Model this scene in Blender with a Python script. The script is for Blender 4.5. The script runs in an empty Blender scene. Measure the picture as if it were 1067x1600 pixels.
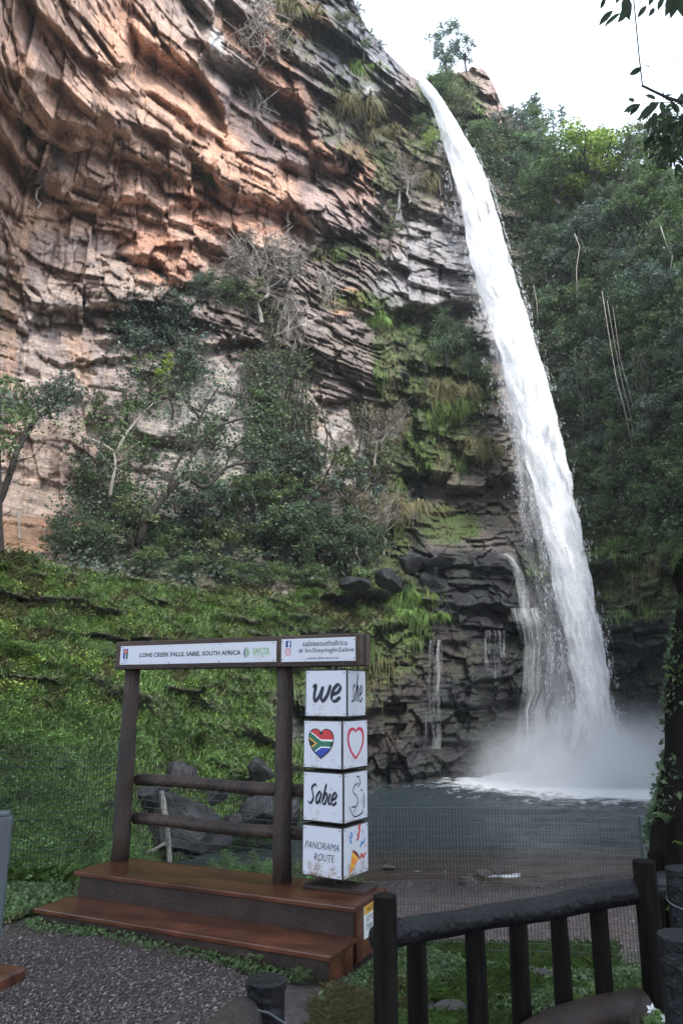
import bpy, bmesh, math, random
import numpy as np
from mathutils import Vector, Matrix
R = math.radians
PI = math.pi
S = bpy.context.scene
COL = S.collection

# ------------------------------------------------------------------ camera, world, sun, exposure
F = 1150.0            # focal length in photo pixels (photo 1067 x 1600)
PITCH = R(13.7)
CZ = 1.6
WATER = -2.9
cam_d = bpy.data.cameras.new('camera')
cam_d.sensor_fit = 'VERTICAL'
cam_d.sensor_height = 36.0
cam_d.lens = 36.0 * F / 1600.0
cam_d.clip_start = 0.05
cam_d.clip_end = 3000
cam = bpy.data.objects.new('camera', cam_d)
cam.location = (0, 0, CZ)
cam.rotation_euler = (R(90) + PITCH, 0, 0)
COL.objects.link(cam)
S.camera = cam

W = bpy.data.worlds.new('World')
S.world = W
W.use_nodes = True
nt = W.node_tree
nt.nodes.clear()
sky = nt.nodes.new('ShaderNodeTexSky')
sky.sky_type = 'NISHITA'
sky.sun_disc = False
sky.sun_elevation = R(42)
sky.sun_rotation = R(160)
sky.altitude = 1000
sky.air_density = 1.0
sky.dust_density = 5.0
hs = nt.nodes.new('ShaderNodeHueSaturation')
hs.inputs['Saturation'].default_value = 0.42
bg = nt.nodes.new('ShaderNodeBackground')
bg.inputs['Strength'].default_value = 0.15
out = nt.nodes.new('ShaderNodeOutputWorld')
nt.links.new(sky.outputs[0], hs.inputs['Color'])
# high overcast: an even pale cloud layer over the clear-sky radiance
mxc = nt.nodes.new('ShaderNodeMixRGB')
mxc.inputs['Fac'].default_value = 0.72
mxc.inputs['Color2'].default_value = (7.1, 8.3, 10.0, 1)
nt.links.new(hs.outputs[0], mxc.inputs['Color1'])
nt.links.new(mxc.outputs[0], bg.inputs['Color'])
nt.links.new(bg.outputs[0], out.inputs['Surface'])

sun_d = bpy.data.lights.new('sun', 'SUN')
sun_d.energy = 1.5
sun_d.angle = R(12)
sun_d.color = (1.0, 0.96, 0.90)
sun = bpy.data.objects.new('sun', sun_d)
# sun high behind and to the right of the viewer
sd = Vector((math.sin(R(160)) * math.cos(R(42)), math.cos(R(160)) * math.cos(R(42)), math.sin(R(42))))
sun.rotation_euler = sd.to_track_quat('Z', 'Y').to_euler()
sun.location = (20, -30, 60)
COL.objects.link(sun)

S.view_settings.view_transform = 'Standard'
S.view_settings.look = 'None'
S.view_settings.exposure = 1.35
S.view_settings.gamma = 1.0
S.view_settings.use_curve_mapping = False
S.cycles.max_bounces = 5
S.cycles.diffuse_bounces = 3
S.cycles.transparent_max_bounces = 24
S.cycles.volume_bounces = 3
S.cycles.volume_step_rate = 2.0
S.cycles.use_adaptive_sampling = True
S.cycles.adaptive_threshold = 0.02

# ------------------------------------------------------------------ helpers
CP, SP = math.cos(PITCH), math.sin(PITCH)
def ray(px, py):
    x = (np.asarray(px, float) - 533.5) / F
    y = (800 - np.asarray(py, float)) / F
    return x, CP - y * SP, SP + y * CP
def at(px, py, D):
    """world point seen at photo pixel (px,py) at horizontal distance D"""
    x, y, z = ray(px, py)
    h = np.hypot(x, y)
    return Vector((float(x / h * D), float(y / h * D), float(CZ + z / h * D)))
def onz(px, py, z):
    x, y, zz = ray(px, py)
    t = (z - CZ) / zz
    return Vector((float(x * t), float(y * t), z))
def proj(X, Y, Z):
    Z = Z - CZ
    yc = Y * CP + Z * SP
    u = -Y * SP + Z * CP
    return 533.5 + F * X / yc, 800 - F * u / yc

def hsh(ix, iy=0, iz=0, seed=0):
    u = lambda q: np.asarray(q).astype(np.int64).astype(np.uint32)
    with np.errstate(over='ignore'):
        n = u(ix) * np.uint32(374761393) + u(iy) * np.uint32(668265263) + u(iz) * np.uint32(2246822507) + np.uint32(seed * 974634777 & 0xFFFFFFFF)
        n = (n ^ (n >> np.uint32(13))) * np.uint32(1274126177)
        n = (n ^ (n >> np.uint32(16))) * np.uint32(2246822519)
        n = n ^ (n >> np.uint32(15))
    return (n & np.uint32(0xFFFFFF)) / float(0xFFFFFF)
def vnoise(x, y, z, seed=0):
    x, y, z = np.broadcast_arrays(np.asarray(x, np.float64), y, z)
    def prep(q, k):
        i = np.floor(q); f = (q - i).astype(np.float32); f = f * f * (3 - 2 * f)
        h = i.astype(np.int64).astype(np.uint32)
        return h * np.uint32(k), f
    with np.errstate(over='ignore'):
        hx, fx = prep(x, 374761393); hy, fy = prep(y, 668265263); hz, fz = prep(z, 2246822507)
        hz = hz + np.uint32(seed * 974634777 & 0xFFFFFFFF)
        r = []
        for c in (0, 2246822507):
            h2 = hz + np.uint32(c); ry_ = []
            for b in (0, 668265263):
                h1 = h2 + hy + np.uint32(b); rx_ = []
                for a in (0, 374761393):
                    n = h1 + hx + np.uint32(a)
                    n = (n ^ (n >> np.uint32(13))) * np.uint32(1274126177)
                    n = (n ^ (n >> np.uint32(16))) * np.uint32(2246822519)
                    n = n ^ (n >> np.uint32(15))
                    rx_.append((n & np.uint32(0xFFFFFF)).astype(np.float32))
                ry_.append(rx_[0] + (rx_[1] - rx_[0]) * fx)
            r.append(ry_[0] + (ry_[1] - ry_[0]) * fy)
    return (r[0] + (r[1] - r[0]) * fz) / np.float32(0x7FFFFF) - 1
def fbm(x, y, z, o=4, seed=0, g=0.5):
    r = 0; a = 1; t = 0
    for i in range(o):
        r = r + a * vnoise(x, y, z, seed + i * 17)
        t += a; a *= g
        x = x * 2.03 + 5.1; y = y * 2.03 + 1.7; z = z * 2.03 + 9.2
    return r / t
def smooth(a, b, x):
    t = np.clip((x - a) / (b - a + 1e-12), 0, 1)
    return t * t * (3 - 2 * t)
class RBF:
    def __init__(s, pts, lam=1e-3):
        p = np.array(pts, float)
        s.c = p[:, :2]; s.sc = s.c.std(); s.cc = s.c / s.sc
        n = len(p); d = np.linalg.norm(s.cc[:, None] - s.cc[None], axis=2)
        A = np.zeros((n + 3, n + 3)); A[:n, :n] = s.k(d) + lam * np.eye(n)
        A[:n, n] = 1; A[:n, n + 1:n + 3] = s.cc; A[n:, :n] = A[:n, n:].T
        s.w = np.linalg.solve(A, np.concatenate([p[:, 2], [0, 0, 0]]))
    @staticmethod
    def k(d): return np.where(d > 0, d * d * np.log(d + 1e-9), 0)
    def __call__(s, x, y):
        x = np.asarray(x, float) / s.sc; y = np.asarray(y, float) / s.sc
        n = len(s.cc); r = s.w[n] + s.w[n + 1] * x + s.w[n + 2] * y
        for i in range(n):
            r = r + s.w[i] * s.k(np.hypot(x - s.cc[i, 0], y - s.cc[i, 1]))
        return r

def tag(o, label=None, cat=None, group=None, kind=None):
    if label: o['label'] = label
    if cat: o['category'] = cat
    if group: o['group'] = group
    if kind: o['kind'] = kind
    return o
def mesh_obj(name, V, Fc, mat, parent=None, smooth_=False, mats=None, midx=None):
    me = bpy.data.meshes.new(name)
    V = np.asarray(V, np.float32)
    if isinstance(Fc, np.ndarray) and Fc.ndim == 2:
        n, k = Fc.shape
        me.vertices.add(len(V)); me.vertices.foreach_set('co', V.ravel())
        me.loops.add(n * k); me.loops.foreach_set('vertex_index', Fc.ravel().astype(np.int32))
        me.polygons.add(n); me.polygons.foreach_set('loop_start', (np.arange(n) * k).astype(np.int32))
        me.update(calc_edges=True)
    else:
        me.from_pydata(V.tolist(), [], [tuple(int(i) for i in f) for f in Fc])
    if smooth_: me.polygons.foreach_set('use_smooth', [True] * len(me.polygons))
    for m in (mats or [mat]): me.materials.append(m)
    if midx is not None: me.polygons.foreach_set('material_index', np.asarray(midx, np.int32))
    me.update()
    o = bpy.data.objects.new(name, me)
    COL.objects.link(o)
    if parent: o.parent = parent
    return o
def empty(name, loc=(0, 0, 0), rz=0):
    o = bpy.data.objects.new(name, None)
    o.empty_display_size = 0.2
    o.location = loc; o.rotation_euler = (0, 0, rz)
    COL.objects.link(o)
    return o
def copy_tree(o, parent=None):
    c = o.copy(); COL.objects.link(c); c.parent = parent
    for ch in o.children: copy_tree(ch, c)
    return c

class MB:
    """collects shapes into one mesh"""
    def __init__(s): s.v = []; s.f = []; s.m = []
    def add(s, V, Fc, mi=0):
        b = len(s.v)
        s.v += [tuple(map(float, p)) for p in V]
        s.f += [tuple(i + b for i in f) for f in Fc]
        s.m += [mi] * len(Fc); return s
    def box(s, c, h, M=None, mi=0, bev=0.0):
        bm = bmesh.new(); bmesh.ops.create_cube(bm, size=1)
        for v in bm.verts: v.co = Vector((v.co.x * h[0], v.co.y * h[1], v.co.z * h[2]))
        if bev: bmesh.ops.bevel(bm, geom=bm.edges[:], offset=bev, segments=1, affect='EDGES')
        bm.verts.index_update()
        V = [v.co.copy() for v in bm.verts]; Fc = [[v.index for v in f.verts] for f in bm.faces]
        bm.free()
        V = [((M @ p) if M else p) + Vector(c) for p in V]
        return s.add(V, Fc, mi)
    def tube(s, pts, rad, n=8, mi=0, caps=True, rough=0.0, seed=0, squash=None):
        pts = [Vector(p) for p in pts]
        if not hasattr(rad, '__len__'): rad = [rad] * len(pts)
        V = []; up = None
        for i, p in enumerate(pts):
            d = (pts[min(i + 1, len(pts) - 1)] - pts[max(i - 1, 0)]).normalized()
            if up is None:
                up = Vector((0, 0, 1)) if abs(d.z) < 0.9 else Vector((1, 0, 0))
            a = d.cross(up).normalized(); b = a.cross(d).normalized(); up = b
            for k in range(n):
                t = 2 * PI * k / n
                r = rad[i]
                if rough: r *= 1 + rough * float(vnoise(k * 2.1 / n * 3, i * 0.9, seed * 3.3, 5)) + rough * .5 * float(hsh(k, i, seed))
                V.append(p + a * math.cos(t) * r + b * math.sin(t) * r)
        Fc = []
        for i in range(len(pts) - 1):
            for k in range(n):
                Fc.append((i * n + k, i * n + (k + 1) % n, (i + 1) * n + (k + 1) % n, (i + 1) * n + k))
        if caps:
            Fc.append(tuple(range(n))[::-1]); Fc.append(tuple(range((len(pts) - 1) * n, len(pts) * n)))
        return s.add(V, Fc, mi)
    def build(s, name, mat, parent=None, smooth_=False, mats=None):
        return mesh_obj(name, s.v, s.f, mat, parent, smooth_, mats, s.m if mats else None)

# ------------------------------------------------------------------ materials
def mat_new(name):
    m = bpy.data.materials.new(name); m.use_nodes = True
    n = m.node_tree.nodes; b = n['Principled BSDF']
    return m, m.node_tree, b
def node(nt, typ, ins=None, **kw):
    n = nt.nodes.new(typ)
    for k, v in kw.items(): setattr(n, k, v)
    for k, v in (ins or {}).items():
        if hasattr(v, 'is_output') or isinstance(v, bpy.types.NodeSocket): nt.links.new(v, n.inputs[k])
        else: n.inputs[k].default_value = v
    return n
def ramp(nt, fac, stops):
    r = nt.nodes.new('ShaderNodeValToRGB')
    cr = r.color_ramp
    while len(cr.elements) < len(stops): cr.elements.new(0.5)
    for e, (p, c) in zip(cr.elements, stops):
        e.position = p; e.color = (c[0], c[1], c[2], 1) if hasattr(c, '__len__') else (c, c, c, 1)
    nt.links.new(fac, r.inputs[0])
    return r
def simple(name, col, rough=0.6, var=0.25, scale=8, bump=0.2, bscale=60, metal=0, spec=0.5, stretch=(1, 1, 1), coord='Object'):
    m, t, b = mat_new(name)
    tc = node(t, 'ShaderNodeTexCoord')
    mp = node(t, 'ShaderNodeMapping', {'Vector': tc.outputs[coord], 'Scale': stretch})
    n1 = node(t, 'ShaderNodeTexNoise', {'Vector': mp.outputs[0], 'Scale': scale, 'Detail': 6, 'Roughness': .6})
    c0 = [max(0, c * (1 - var * 1.5)) for c in col]; c1 = [min(1, c * (1 + var * 1.5)) for c in col]
    r = ramp(t, n1.outputs['Fac'], [(0.3, c0), (0.5, col), (0.7, c1)])
    t.links.new(r.outputs[0], b.inputs['Base Color'])
    b.inputs['Roughness'].default_value = rough
    b.inputs['Metallic'].default_value = metal
    b.inputs['Specular IOR Level'].default_value = spec
    if bump:
        n2 = node(t, 'ShaderNodeTexNoise', {'Vector': mp.outputs[0], 'Scale': bscale, 'Detail': 5})
        bp = node(t, 'ShaderNodeBump', {'Height': n2.outputs['Fac'], 'Strength': bump, 'Distance': 0.03})
        t.links.new(bp.outputs[0], b.inputs['Normal'])
    return m
def leaf_mat(name, c0, c1, trans=0.35, rough=0.55):
    m, t, b = mat_new(name)
    g = node(t, 'ShaderNodeNewGeometry')
    r = ramp(t, g.outputs['Random Per Island'], [(0.0, c0), (0.75, c1), (1.0, [min(1, x * 1.5) for x in c1])])
    tc = node(t, 'ShaderNodeTexCoord')
    nz = node(t, 'ShaderNodeTexNoise', {'Vector': g.outputs['Position'], 'Scale': 0.7, 'Detail': 3})
    mp = node(t, 'ShaderNodeMapRange', {'Value': nz.outputs['Fac'], 1: .3, 2: .7, 3: .65, 4: 1.35})
    mx = node(t, 'ShaderNodeMixRGB', {'Fac': 1.0, 'Color1': r.outputs[0], 'Color2': mp.outputs[0]}, blend_type='MULTIPLY')
    t.links.new(mx.outputs[0], b.inputs['Base Color'])
    b.inputs['Roughness'].default_value = rough
    tr = node(t, 'ShaderNodeBsdfTranslucent', {'Color': mx.outputs[0]})
    ms = node(t, 'ShaderNodeMixShader', {0: trans, 1: b.outputs[0], 2: tr.outputs[0]})
    t.links.new(ms.outputs[0], t.nodes['Material Output'].inputs[0])
    return m
M = {}
M['leaf_dark'] = leaf_mat('leaf_dark', (.052, .086, .046), (.108, .158, .080))
M['leaf_mid'] = leaf_mat('leaf_mid', (.060, .100, .040), (.135, .200, .078))
M['leaf_olive'] = leaf_mat('leaf_olive', (.075, .095, .040), (.150, .175, .080))
M['leaf_bright'] = leaf_mat('leaf_bright', (.120, .190, .030), (.260, .350, .070))
M['leaf_blue'] = leaf_mat('leaf_blue', (.066, .096, .072), (.130, .178, .132))
M['leaf_dry'] = leaf_mat('leaf_dry', (.100, .080, .050), (.210, .175, .115), trans=.2)
M['leaf_twig'] = leaf_mat('leaf_twig', (.100, .090, .078), (.220, .200, .175), trans=.1)
M['grass_green'] = leaf_mat('grass_green', (.105, .180, .045), (.230, .345, .100))
M['grass_lush'] = leaf_mat('grass_lush', (.085, .165, .050), (.185, .310, .100))
M['grass_gold'] = leaf_mat('grass_gold', (.150, .140, .065), (.290, .260, .130))
M['bark'] = simple('bark', (.034, .028, .024), .85, .4, 6, .5, 40, stretch=(3, 3, .6))
M['bark_pale'] = simple('bark_pale', (.30, .27, .235), .8, .3, 6, .3, 40, stretch=(3, 3, .6))
# ------------------------------------------------------------------ the gorge: one continuous surface, cut into bank, cliff and hillside
DC = [  # photo pixel x, y -> horizontal distance in metres
 (-700,-300,9),(-700,400,10),(-700,900,13),(-700,1400,9),
 (-420,-400,14),(-420,0,16),(-420,500,20),(-420,850,23),(-420,1050,17),(-420,1300,10),
 (-150,-300,21),(-150,100,24),(-150,500,32),(-150,850,30),
 (0,-300,24),(0,0,28),(0,150,31.5),(0,300,35.5),(0,450,37),(0,600,36.5),(0,855,34),(0,1000,24),(0,1100,20),(0,1200,16),(0,1300,13),(0,1400,10.5),(0,1460,9.8),
 (150,-300,29),(150,0,32),(150,150,34),(150,300,36.5),(150,450,37.5),(150,600,37),(150,870,35),(180,1000,27),(180,1100,23.5),(180,1200,19),(180,1300,15),(190,1400,12),(190,1460,11.5),
 (300,-250,35),(300,0,36.5),(300,300,38),(300,600,38),(300,900,36.5),(300,1000,31),(300,1100,28),(300,1200,25),(280,1290,22.5),(280,1400,21),(280,1460,20),
 (430,0,40.5),(430,300,40.5),(430,600,40),(430,910,39),(430,1000,35),(430,1100,32),(420,1200,28),(420,1300,24.5),(420,1400,23),
 (550,-60,44),(550,0,44),(550,300,44),(550,600,43.5),(550,800,42.5),(550,930,40.5),(550,1060,38.5),(530,1200,34),(530,1275,32),(530,1400,31),
 (650,126,49),(650,200,48.5),(650,400,48.5),(650,600,48),(650,840,47.5),(650,870,43.5),(650,980,42.8),(650,1010,41),(640,1180,40.2),(640,1290,39.5),
 (780,130,56),(780,200,53),(780,400,51.5),(780,600,50.5),(780,840,49),(780,870,45.5),(780,970,45),(780,1000,44),(780,1180,44),(780,1290,43.5),
 (900,240,56),(900,400,51.5),(900,600,49),(900,850,47.5),(900,1000,47),(900,1180,46.5),(900,1290,46),
 (1067,235,46),(1067,400,42),(1067,600,40),(1067,850,40),(1067,1000,41),(1067,1180,42),(1067,1290,42),
 (1350,200,30),(1350,600,28),(1350,1000,28),(1350,1290,28),(1700,200,16),(1700,700,16),(1700,1290,16)]
Dmap = RBF(DC, 2e-3)
def interp(x, pts):
    p = np.array(pts, float); return np.interp(x, p[:, 0], p[:, 1])
TOP = [(-700,-420),(-420,-400),(300,-260),(430,-190),(500,-105),(538,-30),(552,0),(566,28),(580,52),(600,76),(625,104),(645,122),(664,128),
       (684,122),(704,114),(722,112),(742,106),(757,112),(772,134),(782,160),(797,180),(830,196),(862,228),(905,254),(960,266),(1067,262),(1350,200),(1700,150)]
BOT = [(-700,1500),(0,1470),(190,1440),(300,1410),(430,1370),(530,1330),(600,1300),(650,1290),(1067,1290),(1700,1290)]
xs = np.concatenate([np.arange(-700, -20, 9.0), np.arange(-20, 1087, 1.6), np.arange(1087, 1701, 9.0)])
NX, NY = len(xs), 735
tt = np.linspace(0, 1, NY)
PX = np.repeat(xs[None, :], NY, 0)
top = interp(xs, TOP) + 5 * fbm(xs / 14.0, 3.3, 0, 3, 71) * np.where(xs < 660, 1, 1.6)
bot = interp(xs, BOT)
PY = bot[None, :] + (top - bot)[None, :] * tt[:, None]
Dm = Dmap(PX, PY)
rx, ry, rz = ray(PX, PY)
rh = np.hypot(rx, ry)
ux, uy, uz = rx / rh, ry / rh, rz / rh
X0, Y0, Z0 = ux * Dm, uy * Dm, CZ + uz * Dm
az = np.arctan2(ux, uy)
arc = az * 42.0 + 0.25 * Y0          # length along the wall

def blob(px, py, L, wob=14, sc=40.0, seed=3):
    """soft mask from a list of (cx, cy, rx, ry[, rot_deg[, weight]])"""
    wx = px + wob * fbm(px / sc, py / sc, 1.5, 3, seed)
    wy = py + wob * fbm(px / sc, py / sc, 7.5, 3, seed + 5)
    m = np.zeros_like(wx)
    for e in L:
        cx, cy, a, b = e[:4]; rot = R(e[4]) if len(e) > 4 else 0; w = e[5] if len(e) > 5 else 1
        dx, dy = wx - cx, wy - cy
        u = dx * math.cos(rot) + dy * math.sin(rot); v = -dx * math.sin(rot) + dy * math.cos(rot)
        m = np.maximum(m, w * (1 - smooth(0.75, 1.2, np.hypot(u / a, v / b))))
    return m
BANKTOP = [(-700,760),(-420,800),(0,858),(40,868),(100,885),(200,905),(330,925),(440,925),(520,915),(600,895),(640,905)]
BANKEDGE = [(820,690),(900,650),(950,600),(1040,560),(1080,430),(1130,425),(1170,470),(1250,540),(1400,560)]   # y -> x limit
bankm = smooth(-6, 8, PY - interp(PX, BANKTOP) + 10 * fbm(PX / 30, PY / 30, 2, 3, 8)) * \
        smooth(-12, 12, np.interp(PY, [b[0] for b in BANKEDGE], [b[1] for b in BANKEDGE]) - PX + 16 * fbm(PX / 25, PY / 25, 4, 3, 9))
hillm = smooth(-15, 15, PX - (np.interp(PY, [100, 130, 200, 400, 600, 830, 900, 1300], [650, 662, 710, 790, 840, 880, 1500, 1500])) + 12 * fbm(PX / 25, PY / 25, 9, 3, 10))
shale = blob(PX, PY, [(528,425,62,75),(540,570,75,62),(470,560,60,50),(390,480,80,55),(400,560,60,20)])
smoothw = blob(PX, PY, [(60,690,170,190),(360,680,130,120),(530,760,60,110),(60,450,110,120,0,.4)])
wetrock = blob(PX, PY, [(700,1000,240,150),(980,1020,220,150),(660,740,60,160),(640,190,70,50),(520,80,60,90,-35,.7),(560,150,70,80,0,.5),(560,1120,110,120),(900,940,200,90)])
fluff = blob(PX, PY, [(680,640,90,150),(230,800,190,60)], seed=5)

# strata
wz = Z0 + 0.02 * X0 + 0.35 * fbm(X0 / 14, Y0 / 14, Z0 / 9, 3, 21) + 0.16 * fbm(X0 / 2.5, Y0 / 2.5, Z0 / 1.6, 3, 22)
# faults: the beds step up and down across tall joints, so no bed runs on unbroken
flt = 1 - .8 * shale
fA = np.floor(arc / 5.2 + .45 * vnoise(arc / 6, Z0 / 6, 0, 23)); fB = np.floor(arc / 2.1 + .4 * vnoise(arc / 3, Z0 / 3, 4, 24))
shf = flt * ((hsh(fA, np.floor(Z0 / 9), 0, 25) - .5) * 2.4 + (hsh(fB, np.floor(Z0 / 4.5), 0, 26) - .5) * .9)
wz = wz + shf
disp = np.zeros_like(Z0)
slab = blob(PX, PY, [(60,150,260,230),(300,230,260,130,35),(180,350,150,60)], sc=80)   # big plain slabs, little fine relief
def facets(sx, sz, seed, tilt, mask):
    """angular broken blocks: a random step and a random slope per cell"""
    res = np.zeros_like(Z0); k = mask > .02
    x, y, z = X0[k] / sx, Y0[k] / sx, Z0[k] / sz
    x = x + .25 * vnoise(x * 1.7, y * 1.7, z * 1.7, seed); z = z + .2 * vnoise(x * 1.3, y * 1.3, z * 1.3, seed + 1)
    xi, yi, zi = np.floor(x), np.floor(y), np.floor(z); best = np.full(x.shape, 9e9); val = np.zeros(x.shape)
    for a in (-1, 0, 1):
        for b in (-1, 0, 1):
            for c in (-1, 0, 1):
                cx, cy, cz = xi + a, yi + b, zi + c
                dx = x - cx - hsh(cx, cy, cz, seed); dy = y - cy - hsh(cx, cy, cz, seed + 2); dz = z - cz - hsh(cx, cy, cz, seed + 3)
                d = dx * dx + dy * dy + dz * dz; m_ = d < best
                v = hsh(cx, cy, cz, seed + 4) - .5 + tilt * ((hsh(cx, cy, cz, seed + 5) - .5) * dx + (hsh(cx, cy, cz, seed + 6) - .8) * dz)
                best = np.where(m_, d, best); val = np.where(m_, v, val)
    res[k] = val; return res
def blocks(h, w, seed, tilt=0.35, roof_=.16):
    z = wz / h; z = z + 0.35 * vnoise(z * 0.9, 3.1, 0, seed)
    L = np.floor(z); fz = z - L
    s = arc / w + hsh(L, 5, 0, seed) * 7 + 0.35 * vnoise(arc / w * 1.3, L * 3.7, 0, seed + 1) + 0.16 * vnoise(arc / w * 4, fz * 3, L, seed + 2)
    K = np.floor(s); fs = s - K
    cw = .8 - .2 * slab; v = hsh(L, K, 1, seed) * cw + (1 - cw) * hsh(L, 2, 2, seed)
    rp = smooth(0, roof_, fz)
    return .5 + (v - .5) * rp - tilt * (fz - .3) * rp + 0.10 * np.minimum(fs, 1 - fs), fz, fs
b1, f1, s1 = blocks(5.2, 8.5, 31, .55)
b2, f2, s2 = blocks(2.1, 3.1, 32)
b3, f3, s3 = blocks(0.85, 1.7, 33)
b4, f4, s4 = blocks(0.33, 1.1, 34, .6)
rockm = np.clip(1 - bankm, 0, 1)
calm = 1 - 0.75 * smoothw
disp += (b1 - .5) * 2.1 * calm * (1 - .5 * hillm) * (1 - .85 * slab)
# long flat courses of the red slabs: straight lips with a few square steps
for hS, wS, aS, sd_ in ((3.4, 7.5, 1.5, 35), (1.5, 3.6, .80, 36)):
    zS = (Z0 + .02 * X0 + .7 * shf) / hS + .12 * vnoise(arc / 16, Z0 / 9, 1, sd_); LS = np.floor(zS); fS = zS - LS; rpS = smooth(0, .22, fS)
    KS = np.floor(arc / wS + hsh(LS, 7, 1, sd_) * 5 + .22 * LS)
    disp += slab * aS * (hsh(LS, KS, 3, sd_) * .75 + hsh(LS, 1, 4, sd_) * .25 - .5 - .30 * (fS - .5)) * rpS
disp += (b2 - .5) * 1.15 * (1 - 0.7 * smoothw) * (1 - .5 * slab)
disp += (b3 - .5) * 0.50 * (1 - 0.85 * smoothw) * (1 - .75 * slab)
disp += (b4 - .5) * (1 - .7 * smoothw) * (0.16 + 0.55 * shale) * (1 - .75 * slab)
blk = blob(PX, PY, [(690,700,110,140),(700,920,150,80),(150,370,200,90),(260,300,140,60),(480,250,80,60),(600,1110,150,150),(760,1080,160,120),(1000,1040,140,160),(650,900,170,50),(560,330,100,90),(720,160,70,80),(140,430,150,90)])
disp += facets(2.6, 2.0, 81, .9, rockm) * (.60 + .8 * blk - .15 * slab) * (1 - .55 * smoothw) + facets(.95, .8, 82, 1.1, rockm) * (.22 + .22 * blk) * (1 - .5 * slab) * (1 - .4 * smoothw)
disp += (0.7 - .5 * slab) * fbm(X0 / 7, Y0 / 7, Z0 / 7, 3, 41) + (0.30 - .25 * slab) * fbm(X0 / 1.7, Y0 / 1.7, Z0 / 1.7, 3, 42) + (.12 - .05 * slab) * fbm(X0 / .5, Y0 / .5, Z0 / .5, 2, 43)
# cracks: narrow dark joints
crk = smooth(.06, 0.0, np.minimum(s2, 1 - s2)) * .22 + smooth(.1, 0, np.minimum(f2, 1 - f2)) * .2
joint = blob(PX, PY, [(140,400,190,170),(240,300,160,80),(60,600,90,200,0,.6),(420,340,110,70),(600,420,130,90,0,.7)], sc=60)
for wJ, sdj, aJ in ((2.3, 61, .75), (1.0, 62, .34)):
    zb = np.floor(wz / (wJ * 1.7) + .4 * vnoise(arc / 3, 2, 2, sdj)); aj = arc / wJ + 3 * hsh(zb, 2, 2, sdj) + .35 * vnoise(arc / 2, wz / 1.5, 0, sdj); kj = np.floor(aj); fj = aj - kj
    disp += joint * aJ * ((hsh(kj, zb, 9, sdj) - .5) + .5 * (hsh(kj, zb, 8, sdj) - .5) * (fj - .5) - .35 * smooth(.07, 0, np.minimum(fj, 1 - fj)))
disp -= crk * (1 - .5 * smoothw) * (1 - .5 * slab)
disp *= rockm
# bank: soft lumps with a few rock ledges
lump = 1.3 * fbm(X0 / 4, Y0 / 4, Z0 / 2.5, 3, 51) + .5 * fbm(X0 / 1.1, Y0 / 1.1, Z0 / .8, 4, 52) + .22 * fbm(X0 / .35, Y0 / .35, Z0 / .3, 3, 53)
nearf = np.clip((Dm - 8) / 22, .15, 1)
disp += bankm * (lump * 1.5 + 3.2 * fbm(X0 / 5.0, Y0 / 5.0, Z0 / 1.7, 3, 55)) * nearf

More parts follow.
